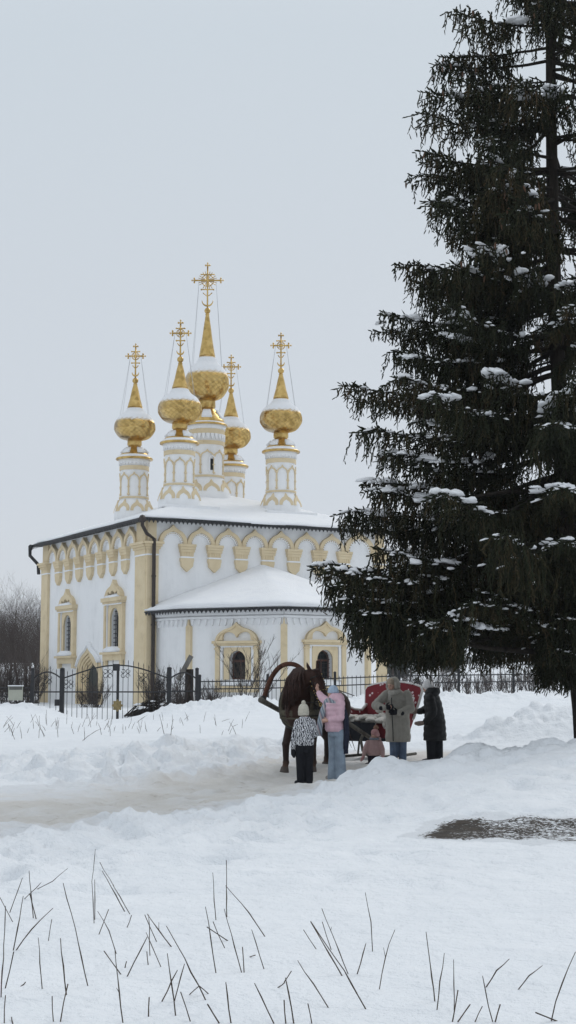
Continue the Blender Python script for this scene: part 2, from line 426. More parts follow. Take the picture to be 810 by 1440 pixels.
def height(x, y):
    x = np.asarray(x, float); y = np.asarray(y, float); sh = x.shape; x = x.ravel(); y = y.ravel()
    z = np.full(x.shape, _W[_n])
    for i in range(_n):
        z += _W[i] * _ker((x - CP[i, 0]) ** 2 + (y - CP[i, 1]) ** 2)
    near = np.exp(-np.maximum(0, y - 60) / 40)
    g = lambda pts, w: np.exp(-(segd(x, y, pts) / w) ** 2)
    path = np.exp(-(segd(x, y, PATHLINE) / (1.7 + .28 * np.clip(-.8 - x, 0, 4.5))) ** 4); lump_p = path
    lump = np.maximum.reduce([1.35 * g(W_CREST, 1.7), 2.0 * g(W_BANK, 1.8), 1.3 * g(W_MOUND, 2.2), 1.2 * g(W_PILE1, 2.2), 1.9 * g(W_PILE2, 2.4), 2.0 * g(W_PILE3, 2.4)])
    bil = np.abs(fbm(x, y, 0.95, 4, 5, 0.6)) * 2.4; bil2 = np.abs(fbm(x + 40, y, 2.3, 3, 15, 0.6)) * 2.2
    gate_ = np.exp(-(((x + 6.6) / 1.9) ** 4 + ((y - 55.3) / 4.6) ** 4)); z -= .12 * gate_; lump = lump * (1 - gate_)
    soil_ = np.exp(-(segd(x, y, W_SOIL) / 0.9) ** 4)
    lump = lump * (1 - .75 * path ** 2) * (1 - .8 * soil_) * (0.55 + 0.9 * vnoise(x * .55, y * .55, 321))
    z += near * lump * (0.07 * fbm(x, y, 0.6, 2, 9) + 0.12 * (bil - 0.6) + 0.055 * (bil2 - 0.6) + 0.05 * (np.abs(fbm(x, y, 4.1, 3, 91, .6)) * 2 - .5))
    z += np.exp(-np.maximum(0, y - 26) / 6) * (0.075 * (np.abs(fbm(x, y, 0.8, 3, 205, .55)) - .25) + 0.03 * (np.abs(fbm(x, y, 2.1, 3, 215, .55)) - .25)) * np.clip((y - 8.5) / 3, .25, 1) * (1 - .95 * soil_) * (1 - .8 * path)
    z += near * (0.022 * fbm(x, y, 0.45, 3, 2) + 0.012 * fbm(x, y, 2.3, 3, 3))
    # trampled ground between the berm and the field
    tr = np.exp(-((segd(x, y, W_CREST) - 2.0) / 2.2) ** 2) * (y > 10.8)
    dim = vnoise(x * 3.1, y * 2.6, 77); z -= near * tr * (1 - soil_) * 0.12 * np.clip((dim - 0.58) * 3.2, 0, 1)
    z += near * tr * (1 - soil_) * 0.045 * fbm(x, y, 3.0, 4, 55)
    pd_ = segd(x, y, PATHLINE) + .25 * fbm(x, y, .35, 2, 43)
    z += path * (0.035 * fbm(x, y, 2.6, 4, 41) - .045 * np.exp(-((pd_ - .55) / .13) ** 2) * np.clip(.6 + fbm(x, y, .8, 2, 44), 0, 1) - .03 * np.exp(-((pd_ - 1.15) / .15) ** 2))
    return z.reshape(sh)
def ground(x, y): return float(height(np.array([x]), np.array([y]))[0])
def G(px, py, guess=20.0):
    """first hit of the pixel's ray with the terrain"""
    r = ray(px, py); ts = np.arange(4.5, 90, 0.06) / r.y
    z = height(r.x * ts, r.y * ts); d = CAMZ + r.z * ts - z
    k = int(np.argmax(d < 0)) if (d < 0).any() else len(ts) - 1
    t = ts[k]; return Vector((r.x * t, r.y * t, z[k]))

def axis_steps(a, b, fn):
    out = [a]
    while out[-1] < b: out.append(out[-1] + fn(out[-1]))
    return out
ys = axis_steps(3.0, 1500, lambda v: max(0.035, v * 0.0040) if v < 75 else v * 0.05)
ys = [-300, -120, -50, -20, -8, -3, 0, 1.5] + ys
xr = axis_steps(0.04, 1500, lambda v: 0.058 if v < 8.5 else (0.15 if v < 19 else v * 0.09))
xs = [-v for v in reversed(xr)] + xr
X, Yg = np.meshgrid(np.array(xs), np.array(ys)); Zg = height(X, Yg)
nx, ny = len(xs), len(ys)
idx = np.arange(nx * ny).reshape(ny, nx)
Q = np.stack([idx[:-1, :-1], idx[:-1, 1:], idx[1:, 1:], idx[1:, :-1]], -1).reshape(-1, 4)
P3 = np.stack([X, Yg, Zg], -1).reshape(-1, 3)
me = fast_mesh("snow_ground", P3, [Q])
tag(obj("snow_ground", me, M['snow'], smooth=True), kind="structure")
def rim_down(q, used, pp, depth):
    """sink the outline of a sheet so that its edge dips into the snow"""
    e = np.concatenate([q[:, [0, 1]], q[:, [1, 2]], q[:, [2, 3]], q[:, [3, 0]]]); e.sort(axis=1)
    u, c = np.unique(e, axis=0, return_counts=True); rim = np.unique(u[c == 1])
    pp[np.searchsorted(used, rim), 2] -= depth
# trodden path: its own sheet just above the snow
dp = segd(X.ravel(), Yg.ravel(), PATHLINE)
wid = 1.95 + 0.3 * np.clip(-0.8 - X.ravel(), 0, 4.5) + 0.5 * fbm(X.ravel(), Yg.ravel(), 0.5, 2, 21)
trod = np.clip(1.6 * (1.12 - dp / wid), 0, 1) * np.clip((.26 - Zg.ravel()) / .12, 0, 1)
keep = (trod > 0.02)
qk = keep[Q].all(1)
used = np.unique(Q[qk]); remap = np.full(nx * ny, -1); remap[used] = np.arange(len(used))
pp = P3[used].copy(); pp[:, 2] += 0.004; rim_down(Q[qk], used, pp, 0.02)
me = fast_mesh("path", pp, [remap[Q[qk]]])
a_ = me.attributes.new("trod", 'FLOAT', 'POINT'); a_.data.foreach_set("value", np.clip(trod[used] * 1.15 - 0.1, 0, 1).astype(np.float32))
tag(obj("path", me, M['path'], smooth=True), kind="structure")
# bare patch of earth beneath the spruce
sc_ = [(585, 1175), (600, 1169), (640, 1162), (690, 1156), (740, 1157), (800, 1160), (880, 1162), (900, 1188), (800, 1189), (740, 1184), (690, 1183), (640, 1181), (605, 1178)]
poly = [tuple(atz(a, b, 0.18)[:2]) for a, b in sc_]
def inside(x, y, poly):
    c = np.zeros(x.shape, bool); j = len(poly) - 1
    for i in range(len(poly)):
        xi, yi = poly[i]; xj, yj = poly[j]
        c ^= ((yi > y) != (yj > y)) & (x < (xj - xi) * (y - yi) / (yj - yi + 1e-12) + xi); j = i
    return c
jx = X.ravel() + 0.25 * fbm(X.ravel(), Yg.ravel(), 1.7, 3, 61); jy = Yg.ravel() + 0.3 * fbm(X.ravel(), Yg.ravel(), 1.7, 3, 62)
ins = inside(jx, jy, poly)
ed_ = segd(jx, jy, poly + poly[:1]); sdv = np.where(ins, ed_, -ed_)
qk = (sdv > -0.35)[Q].all(1)
used = np.unique(Q[qk]); remap[:] = -1; remap[used] = np.arange(len(used))
pp = P3[used].copy(); bare_ = np.clip(sdv[used] / 0.5 + 0.35, 0, 1)
pp[:, 2] += 0.005 + 0.03 * np.clip(fbm(pp[:, 0], pp[:, 1], 5.0, 3, 63) + 0.2, 0, 1) * bare_
def make_soil():
    m, nt, b = new_mat("bare_soil"); co = geopos(nt)
    n1 = noise(nt, co, 7, 7, 0.7); n2 = noise(nt, co, 2.2, 6, 0.7); n3 = noise(nt, co, 24, 5, 0.75)
    soil = ramp(nt, n1, [(0.3, (0.018, 0.015, 0.012)), (0.7, (0.075, 0.058, 0.042))])
    gp = nd(nt, "ShaderNodeSeparateXYZ"); nt.links.new(co, gp.inputs[0])
    sx = nd(nt, "ShaderNodeMapRange"); sx.inputs[1].default_value = 1.3; sx.inputs[2].default_value = 2.3; sx.inputs[3].default_value = -0.14; sx.inputs[4].default_value = -0.005
    nt.links.new(gp.outputs[0], sx.inputs[0])
    ba = nd(nt, "ShaderNodeAttribute", attribute_name="bare")
    eb = nd(nt, "ShaderNodeMapRange"); eb.inputs[1].default_value = 0.0; eb.inputs[2].default_value = 0.7; eb.inputs[3].default_value = 0.28; eb.inputs[4].default_value = 0.0
    nt.links.new(ba.outputs["Fac"], eb.inputs[0])
    f = addm(nt, addm(nt, addm(nt, n2, 0.3, "MULTIPLY"), addm(nt, n3, 0.7, "MULTIPLY")), addm(nt, sx.outputs[0], eb.outputs[0]))
    k = ramp(nt, f, [(0.49, (0, 0, 0)), (0.53, (1, 1, 1))])
    mx = nd(nt, "ShaderNodeMixRGB"); nt.links.new(k, mx.inputs[0]); nt.links.new(soil, mx.inputs[1]); mx.inputs[2].default_value = (0.80, 0.83, 0.86, 1)
    nt.links.new(mx.outputs[0], b.inputs["Base Color"]); b.inputs["Roughness"].default_value = 0.9
    bump(nt, b, addm(nt, n1, n3), 0.7, 0.05); return m
M['soil'] = make_soil()
rim_down(Q[qk], used, pp, 0.02)
me = fast_mesh("bare_soil", pp, [remap[Q[qk]]])
a_ = me.attributes.new("bare", 'FLOAT', 'POINT'); a_.data.foreach_set("value", bare_.astype(np.float32))
tag(obj("bare_soil", me, M['soil'], smooth=True), kind="structure")
# ------------------------------------------------------------------ church
TH = 0.49331; CX, CY = -7.1976, 75.0
church = empty("church", (CX, CY, 0), TH, label="white plastered church with ochre trim, five gilded onion domes and a snowy hipped roof", cat="church")
LW, LL = 14.35, 16.5      # right facade (local x), left facade (local y)
ZE = 10.0
FR = lambda u, w, z: (u, -w, z)
FL = lambda u, w, z: (-w, u, z)
def facet(p, q):
    """frame of an apse facet from p to q (plan points); u from its middle, w outwards"""
    p, q = Vector(p), Vector(q); d = (q - p).normalized(); nrm = Vector((d.y, -d.x)); m = (p + q) / 2
    return (lambda u, w, z: (m.x + d.x * u + nrm.x * w, m.y + d.y * u + nrm.y * w, z)), (q - p).length
def arch(c, hw, zs, n=14, top=None, ogee=0.0):
    """half-round (or ogee) arch from right to left: centre c, half width, springing height"""
    pts = []
    for k in range(n + 1):
        a = math.pi * k / n; u = c + hw * math.cos(a); z = zs + hw * math.sin(a) * ((top - zs) / hw if top else 1)
        if ogee:
            s = max(0.0, 1 - abs(u - c) / (hw * 0.36)); z += ogee * s ** 2
        pts.append((u, z))
    return pts
def opening(c, hw, z0, zt, n=12):
    zs = zt - hw
    return [(c - hw, z0), (c + hw, z0)] + arch(c, hw, zs, n)
def cutter(solids, me_target, name):
    o = bpy.data.objects.new("t", me_target); COL.objects.link(o)
    c = bpy.data.objects.new("c", solids.mesh("c")); COL.objects.link(c)
    m = o.modifiers.new("b", 'BOOLEAN'); m.operation = 'DIFFERENCE'; m.object = c; m.solver = 'EXACT'
    me = evaluated(o); cm = c.data; bpy.data.objects.remove(c); bpy.data.meshes.remove(cm); me.name = name
    return me
WL = [(11.9, 3.3, 5.5), (4.43, 3.4, 5.6)]     # left windows: centre, z0, ztop
PC = 8.2                                       # portal centre
mb = MB(); mb.prism([(0, -0.5), (LW, -0.5), (LW, ZE), (0, ZE)], FR, 0, -LL)
cut = MB()
for c, z0, zt in WL:
    cut.prism(opening(c, 0.62, z0, zt), FL, 0.6, -0.75)
for hw, dep, zt in ((1.38, 0.25, 3.05), (1.16, 0.5, 2.95), (0.94, 0.75, 2.85), (0.74, 1.1, 2.7)):
    pass
cut.prism(opening(PC, 1.5, -0.3, 3.2), FL, 0.6, -.31)
wall = obj("wall", cutter(cut, mb.mesh("w"), "wall"), M['plaster'], church)
# plinth
mb = MB()
mb.box((LW / 2, -0.06, 0.35), (LW + 0.3, 0.16, 0.9)); mb.box((-0.06, LL / 2, 0.35), (0.16, LL - 0.02, 0.9))
# ---- corner pilasters
def pilaster(fn, u0, u1, name="pilaster"):
    m = MB(); c = (u0 + u1) / 2; h = (u1 - u0) / 2
    m.prism([(u0, 0), (u1, 0), (u1, 8.12), (u0, 8.12)], fn, -0.05, 0.16)
    m.prism([(u0, 8.2), (u1, 8.2), (u1, 8.45), (u0, 8.45)], fn, -0.05, 0.19)
    for k in range(3):
        d = 0.07 * (k + 1); z = 8.45 + 0.13 * k
        m.prism([(u0 - d, z), (u1 + d, z), (u1 + d, z + 0.125), (u0 - d, z + 0.125)], fn, -0.05, 0.19 + d)
    m.prism([(u0 + 0.12, 8.84), (u1 - 0.12, 8.84), (u1 - 0.12, ZE - 0.05), (u0 + 0.12, ZE - 0.05)], fn, -0.05, 0.14)
    o = m.build(name, M['tan'], church)
    m = MB(); m.prism([(u0 - 0.02, 8.12), (u1 + 0.02, 8.12), (u1 + 0.02, 8.2), (u0 - 0.02, 8.2)], fn, -0.04, 0.2)
    m.build("white_band", M['plaster'], o)
pilaster(FL, 0.0, 1.45); pilaster(FL, 15.35, 16.5); pilaster(FR, -0.14, 0.5); pilaster(FR, 13.6, 14.35)
# ---- corbels and blind arcade
def corbel(fn, u, hw):
    m = MB()
    for k in range(3):
        d = hw * (0.82 + 0.06 * (2 - k)) + 0.02; z = 8.78 - 0.14 * (k + 1)
        m.prism([(u - d, z), (u + d, z), (u + d, z + 0.135), (u - d, z + 0.135)], fn, -0.05, 0.3 - 0.03 * k)
    m.prism([(u - hw * .72, 8.13), (u + hw * .72, 8.13), (u + hw * .78, 8.36), (u - hw * .78, 8.36)], fn, -0.05, 0.2)
    for q in range(5):
        x = u + hw * 0.3 * (q - 2); m.prism([(x - 0.035, 8.15), (x + 0.035, 8.15), (x + 0.035, 8.36), (x - 0.035, 8.36)], fn, 0.1, 0.225)
    m.prism([(u - hw * .8, 8.05), (u - hw * .8, 7.9), (u - hw * .72, 7.8), (u - hw * .68, 7.62), (u, 7.33), (u + hw * .68, 7.62), (u + hw * .72, 7.8), (u + hw * .8, 7.9), (u + hw * .8, 8.05)], fn, -0.05, 0.19)
    o = m.build("corbel", M['tan'], church)
    m = MB(); m.prism([(u - hw * .78, 8.05), (u + hw * .78, 8.05), (u + hw * .78, 8.13), (u - hw * .78, 8.13)], fn, -0.04, 0.22)
    m.build("white_band", M['plaster'], o)
def arcade(fn, us, ends, deep):
    m = MB(); mw = MB(); md = MB()
    e = [ends[0]] + us + [ends[1]]
    for a, b in zip(e[:-1], e[1:]):
        c = (a + b) / 2; W = (b - a) / 2
        m.band(arch(c, W - 0.005, 8.78, 24, 8.78 + W * 0.97, 0.2), arch(c, W * 0.74, 8.78, 24, 8.78 + W * 0.74, 0.03), fn, -0.05, deep)
        mw.band(arch(c, W * 0.745, 8.78, 20), arch(c, W * 0.60, 8.78, 20), fn, -0.05, deep * 0.62)
        for k in range(13):
            t0 = math.pi * (k + 0.25) / 13; t1 = math.pi * (k + 0.75) / 13
            P = [(c + W * r * math.cos(t), 8.78 + W * r * math.sin(t)) for r, t in ((.70, t0), (.70, t1), (.64, t1), (.64, t0))]
            md.prism(P, fn, 0.0, deep * 0.66)
    o = m.build("blind_arcade", M['tan'], church)
    mw.build("inner_arch", M['plaster'], o); md.build("dentils", M['dentil'], o)
M['dentil'] = simple("dentil_ochre", (0.40, 0.31, 0.19), 0.85)
UL = [2.95 + 1.77 * k for k in range(7)]; UR = [2.12 + 1.585 * k for k in range(7)]
for u in UL: corbel(FL, u, 0.53)
for u in UR: corbel(FR, u, 0.47)
arcade(FL, UL, (1.25, 15.45), 0.24); arcade(FR, UR, (0.5, 13.6), 0.2)

# ---- tall left windows
def lancet(fn, c, z0, zt):
    hw = 0.62
    m = MB()
    # inner frame around the opening
    A = [(c + 0.92, z0 - 0.05), (c + 0.92, zt + 0.22), (c, zt + 0.22), (c - 0.92, zt + 0.22), (c - 0.92, z0 - 0.05)]
    n = 12; ar = arch(c, hw + 0.01, zt - hw, n)
    out = [(c + 0.92, z0)] + [(c + 0.92, zt - hw)] + [(c + max(-0.92, min(0.92, 1.25 * 0.92 * math.cos(math.pi * k / n))), zt - hw + (hw + 0.2) * min(1, 1.5 * math.sin(math.pi * k / n))) for k in range(1, n)] + [(c - 0.92, zt - hw), (c - 0.92, z0)]
    inn = [(c + hw, z0)] + ar + [(c - hw, z0)]
    m.band(out, inn, fn, -0.05, 0.1)
    for s in (-1, 1):
        x = c + s * 1.22
        m.prism([(x - .13, z0 - .2), (x + .13, z0 - .2), (x + .13, zt + .22), (x - .13, zt + .22)], fn, -0.05, 0.2)
    m.prism([(c - 1.38, zt + .24), (c + 1.38, zt + .24), (c + 1.42, zt + .34), (c - 1.42, zt + .34)], fn, -0.05, 0.26)
    m.prism([(c - 1.46, zt + .345), (c + 1.46, zt + .345), (c + 1.5, zt + .56), (c - 1.5, zt + .56)], fn, -0.05, 0.34)
    # trefoil gable
    g0 = zt + .57
    O = arch(c, 1.18, g0, 24, g0 + 0.62, 0.34); I = []
    for k in range(25):
        a = math.pi * k / 24; I.append((c + 0.72 * math.cos(a), g0 + 0.12 + 0.16 * abs(math.sin(3 * a)) + 0.08 * math.sin(a)))
    m.band(O, I, fn, -0.05, 0.24)
    # sill block on two feet
    m.prism([(c - 1.38, z0 - .62), (c + 1.38, z0 - .62), (c + 1.38, z0 - .22), (c - 1.38, z0 - .22)], fn, -0.05, 0.22)
    m.prism([(c - 1.48, z0 - .3), (c + 1.48, z0 - .3), (c + 1.48, z0 - .18), (c - 1.48, z0 - .18)], fn, -0.05, 0.36)
    for s in (-1, 1):
        m.prism([(c + s * 1.2 - .16, z0 - .9), (c + s * 1.2 + .16, z0 - .9), (c + s * 1.2 + .16, z0 - .62), (c + s * 1.2 - .16, z0 - .62)], fn, -0.05, 0.2)
    w = m.build("window", M['tan'], church)
    m = MB(); m.prism(opening(c, hw + 0.01, z0, zt + .01), fn, -0.3, -0.36); m.build("pane", M['glass'], w)
    m = MB()
    for k in range(9):
        z = z0 + 0.12 + k * (zt - z0 - 0.3) / 8; m.tube([fn(c - hw, -0.12, z), fn(c + hw, -0.12, z)], 0.022, 5)
    for x in (-0.3, 0, 0.3): m.tube([fn(c + x, -0.12, z0), fn(c + x, -0.12, zt - abs(x) * 0.4)], 0.022, 5)
    m.build("grille", M['black'], w)
    m = MB(); m.prism([(c - 1.05, z0 - .17), (c + 1.05, z0 - .17), (c + .95, z0 - .03), (c + .4, z0 + .1), (c - .4, z0 + .12), (c - .95, z0 - .02)], fn, -0.3, 0.37)
    m.build("snow", M['roof_snow'], w, True)
    m = MB(); m.prism([(c - 1.2, zt + .565), (c + 1.2, zt + .565), (c + .7, zt + .68), (c - .7, zt + .7)], fn, 0.1, 0.33); m.build("snow", M['roof_snow'], w, True)
    m = MB()
    for s in (-1, 1): m.prism([(c + s * 1.03 - .045, z0 - .15), (c + s * 1.03 + .045, z0 - .15), (c + s * 1.03 + .045, zt + .2), (c + s * 1.03 - .045, zt + .2)], fn, -0.04, 0.14)
    m.prism([(c - 1.3, zt + .17), (c + 1.3, zt + .17), (c + 1.3, zt + .235), (c - 1.3, zt + .235)], fn, -0.04, 0.23)
    m.build("white_band", M['plaster'], w)
for c, z0, zt in WL: lancet(FL, c, z0, zt)
# ---- portal
m = MB(); zs = 1.75
for i, (r1, r0, w0, w1) in enumerate(((1.95, 1.62, -0.05, 0.16), (1.63, 1.43, -0.08, 0.10), (1.44, 1.25, -0.12, 0.03), (1.26, 1.08, -0.2, -0.05), (1.09, 0.93, -0.3, -0.13))):
    og = 0.3 if i == 0 else 0.12
    O = [(PC + r1, 0)] + arch(PC, r1, zs, 20, zs + r1 * .82, og) + [(PC - r1, 0)]
    I = [(PC + r0, 0)] + arch(PC, r0, zs, 20, zs + r0 * .85, 0.1) + [(PC - r0, 0)]
    m.band(O, I, FL, w0, w1)
por = m.build("portal", M['tan'], church)
m = MB(); m.prism(opening(PC, 0.95, 0, zs + .85), FL, -.24, -.29); dr = m.build("door", M['door'], por)
m = MB(); O = arch(PC, 2.03, zs + .02, 20, zs + 1.72, 0.34); I = arch(PC, 1.96, zs, 20, zs + 1.58, 0.32); m.band(O[3:-4], I[3:-4], FL, -0.05, 0.28); m.build("snow", M['roof_snow'], por, True)

# ---- hipped roof, snow, eaves
def hip(x0, x1, y0, y1, z, zr, ridge):
    (ax, ay), (bx, by) = ridge
    V = [(x0, y0, z), (x1, y0, z), (x1, y1, z), (x0, y1, z), (ax, ay, zr), (bx, by, zr)]
    F = [(0, 1, 4), (1, 2, 5, 4), (2, 3, 5), (3, 0, 4, 5), (3, 2, 1, 0)]
    return V, F
RG = ((7.1, 7.0), (7.1, 9.5))
mb = MB(); mb.add(*hip(-0.55, LW + 0.55, -0.55, LL + 0.55, ZE + 0.02, 12.5, RG)); roof = mb.build("roof", M['black'], church)
def snow_sheet(x0, x1, y0, y1, topz, ez, thick=0.16, n=56, edge=None, seed=3):
    """lumpy snow layer over a roof surface given by topz(x, y); closed at its eaves"""
    xs_ = np.linspace(x0, x1, n); ys_ = np.linspace(y0, y1, n); A, B = np.meshgrid(xs_, ys_)
    bor = np.minimum(np.minimum(A - x0, x1 - A), np.minimum(B - y0, y1 - B))
    ed = 1 - np.clip(bor / 0.35, 0, 1)
    Zt = topz(A, B) + thick * (1 - 0.45 * ed ** 2) + 0.035 * fbm(A, B, 0.5, 3, seed) + 0.02 * fbm(A, B, 1.6, 2, seed)
    sag = ed * (0.12 * np.clip(fbm(A, B, 0.35, 2, seed + 5) + 0.1, 0, 1))
    out = 0.3 * np.clip(fbm(A, B, 0.4, 2, seed + 9) + 0.05, 0, 1)
    A2 = A + np.where(A < x0 + 1e-6, -out, 0) + np.where(A > x1 - 1e-6, out, 0)
    B2 = B + np.where(B < y0 + 1e-6, -out, 0) + np.where(B > y1 - 1e-6, out, 0)
    top = np.stack([A2, B2, Zt - sag], -1).reshape(-1, 3)
    bot = np.stack([A2, B2, topz(A, B) - sag + 0.012], -1).reshape(-1, 3)
    idx = np.arange(n * n).reshape(n, n)
    q = np.stack([idx[:-1, :-1], idx[:-1, 1:], idx[1:, 1:], idx[1:, :-1]], -1).reshape(-1, 4)
    ring = np.concatenate([idx[0, :], idx[1:, -1], idx[-1, -2::-1], idx[-2:0:-1, 0]])
    side = np.stack([ring, np.roll(ring, -1), np.roll(ring, -1) + n * n, ring + n * n], -1)
    return fast_mesh("snow", np.concatenate([top, bot]), [q, q[:, ::-1] + n * n, side[:, ::-1]])
def hipz(x0, x1, y0, y1, z, zr, rg):
    (ax, ay), (bx, by) = rg
    def f(A, B):
        a = (A - x0) / (ax - x0); b = (x1 - A) / (x1 - bx); c = (B - y0) / (ay - y0); d = (y1 - B) / (y1 - by)
        return z + (zr - z) * np.clip(np.minimum(np.minimum(a, b), np.minimum(c, d)), 0, 1)
    return f
hz = hipz(-0.55, LW + 0.55, -0.55, LL + 0.55, ZE + 0.02, 12.5, RG)
sn = obj("snow", snow_sheet(-0.52, LW + 0.52, -0.52, LL + 0.52, hz, ZE), M['roof_snow'], roof, True)
# gutter board and pierced metal valance
def valance(P, z, name, parent, h=0.2, pitch=0.24, board=0.1):
    """toothed sheet-metal fringe hanging along the polyline P"""
    m = MB()
    for (a, b) in zip(P[:-1], P[1:]):
        a, b = Vector(a), Vector(b); L = (b - a).length; n = max(1, round(L / pitch)); d = (b - a) / L; nn = Vector((d.y, -d.x))
        fn = lambda u, w, zz: (a.x + d.x * u + nn.x * w, a.y + d.y * u + nn.y * w, zz)
        m.prism([(0, z - board), (L, z - board), (L, z), (0, z)], fn, -0.02, 0.05)
        for k in range(n):
            u = (k + .5) * L / n; s = L / n * 0.46
            m.prism([(u - s, z - board - 0.005), (u, z - board - h), (u + s, z - board - 0.005)], fn, 0.0, 0.025)
    m.build(name, M['black'], parent)
valance([(-0.6, LL + 0.6), (-0.6, -0.6), (LW + 0.6, -0.6)], ZE + 0.02, "eaves_valance", church, h=.2, board=.075)
# soffit
mb = MB(); mb.box((LW / 2, -0.29, ZE - 0.055), (LW + 1.1, 0.55, 0.05)); mb.box((-0.29, LL / 2 + 0.3, ZE - 0.055), (0.55, LL + 0.6, 0.05)); mb.build("soffit", M['black'], church)
# ---- downpipes
m = MB(); m.tube([(-0.62, -0.62, 9.98), (-0.62, -0.62, 9.6), (-0.3, -0.45, 9.2), (0.16, -0.34, 8.95), (0.16, -0.34, 0.3)], 0.1, 8)
m.ball((-0.62, -0.62, 9.92), (0.2, 0.2, 0.22), 8, 5)
for z in (7.0, 4.5, 2.0): m.tube([(0.16, -0.34, z), (0.16, -0.34, z + 0.07)], 0.13, 8)
m.build("downpipe", M['pipe'], church)
m = MB(); m.tube([(-0.75, LL + .55, 9.95), (-0.75, LL + .5, 9.35), (-0.3, LL + .25, 8.8), (-0.3, LL + 0.12, 8.2)], 0.11, 8); m.ball((-0.72, LL + .5, 9.85), (0.16, 0.16, 0.2), 8, 5); m.build("downpipe", M['black'], church)

# ---- domed towers (lathe with UV: u around, v along)
def lathe_uv(name, prof, n, mat, parent, c=(0, 0), v=(0.0, 1.0)):
    m = len(prof); V = []; F = []; UV = []
    for r, z in prof:
        for k in range(n):
            w = 2 * math.pi * k / n; V.append((c[0] + r * math.cos(w), c[1] + r * math.sin(w), z))
    zz = [p[1] for p in prof]; z0, z1 = min(zz), max(zz)
    for i in range(m - 1):
        for k in range(n):
            F.append((i * n + k, i * n + (k + 1) % n, (i + 1) * n + (k + 1) % n, (i + 1) * n + k))
            for kk, ii in ((k, i), (k + 1, i), (k + 1, i + 1), (k, i + 1)): UV.append((kk / n, v[0] + (v[1] - v[0]) * (prof[ii][1] - z0) / (z1 - z0)))
    F.append(tuple(range(n - 1, -1, -1))); UV += [(0, v[0])] * n
    F.append(tuple((m - 1) * n + k for k in range(n))); UV += [(0, v[1])] * n
    me = bpy.data.meshes.new(name); me.from_pydata(V, [], F); l = me.uv_layers.new(name="UVMap")
    l.data.foreach_set("uv", [q for p in UV for q in p]); me.update()
    return obj(name, me, mat, parent, True)
def catmull(P, n=5):
    out = []
    for i in range(len(P) - 1):
        p0, p1, p2, p3 = P[max(i - 1, 0)], P[i], P[i + 1], P[min(i + 2, len(P) - 1)]
        for k in range(n):
            t = k / n
            out.append(tuple(0.5 * (2 * b + (c - a) * t + (2 * a - 5 * b + 4 * c - d) * t * t + (3 * b - a - 3 * c + d) * t ** 3) for a, b, c, d in zip(p0, p1, p2, p3)))
    out.append(P[-1]); return out
def cross_mesh(z0, z1, za, hw, c, rays, th=0.05):
    m = MB(); d = Vector((math.cos(-TH), math.sin(-TH), 0)) ; o = Vector((c[0], c[1], 0)); dv = d
    pt = lambda u, z: o + dv * u + Vector((0, 0, z))
    s = (z1 - z0)
    m.tube([pt(0, z0), pt(0, z1 - 0.1)], th, 6); m.tube([pt(-hw + .08, za), pt(hw - .08, za)], th, 6)
    for u, z, a, b in ((0, z1 - .14, 1, 0), (hw - .12, za, 0, 1), (-hw + .12, za, 0, 1)):
        m.ball(pt(u, z), 0.075, 6, 4)
        for q in (-1, 1): m.ball(pt(u + q * .12 * a, z + q * .12 * b), 0.06, 6, 4)
        e = 0.13; m.ball(pt(u + (e if u > 0 else -e if u < 0 else 0), z + (e if u == 0 else 0)), 0.055, 6, 4)
    m.tube([pt(-hw * .42, za + s * .13), pt(hw * .42, za + s * .13)], th * .7, 5)
    m.tube([pt(-hw * .4, za - s * .2), pt(hw * .4, za - s * .2)], th * .7, 5)
    for a in (-1, 1):
        m.ball(pt(a * hw * .42, za + s * .13), .05, 6, 4); m.ball(pt(a * hw * .4, za - s * .2), .055, 6, 4)
        m.tube([pt(a * .06, za - s * .34), pt(a * hw * .3, za - s * .27)], th * .6, 5)
    L = hw * (0.62 if rays else 0.42)
    for k in range(8):
        w = math.pi / 4 * k + math.pi / 8
        for q in ((-.13, .13) if rays else (0,)):
            m.tube([pt(0, za), pt(L * math.cos(w + q + (math.pi / 8 if not rays else 0)), za + L * math.sin(w + q + (math.pi / 8 if not rays else 0)))], 0.02, 4)
    for k in range(12):
        w0, w1 = math.pi / 6 * k, math.pi / 6 * (k + 1); r = hw * .4
        m.tube([pt(r * math.cos(w0), za + r * math.sin(w0)), pt(r * math.cos(w1), za + r * math.sin(w1))], 0.026, 4)
    cr = hw * .36; cc = z0 + cr + .18
    m.tube([pt(cr * math.cos(w), cc + cr * math.sin(w)) for w in [math.pi * (1 + k / 8) for k in range(9)]], [.015, .03, .045, .055, .06, .055, .045, .03, .015], 5)
    return m
def ogee_band_ring(m, c, rad, nb, zs, hwf, ztop, band, dep, ph=0.0, og=0.14, cols=None):
    """ring of pointed arches round a drum, each built flat on its facet"""
    for k in range(nb):
        a = 2 * math.pi * (k + .5) / nb + ph; W = rad * math.tan(math.pi / nb) * hwf
        ca, sa = math.cos(a), math.sin(a)
        fn = lambda u, w, z: (c[0] + ca * (rad * math.cos(u / rad) + w) - sa * rad * math.sin(u / rad), c[1] + sa * (rad * math.cos(u / rad) + w) + ca * rad * math.sin(u / rad), z)
        m.band(arch(0, W, zs, 12, ztop - og, og), arch(0, W - band, zs, 12, ztop - og - band * .8, og * .5), fn, -0.05, dep)
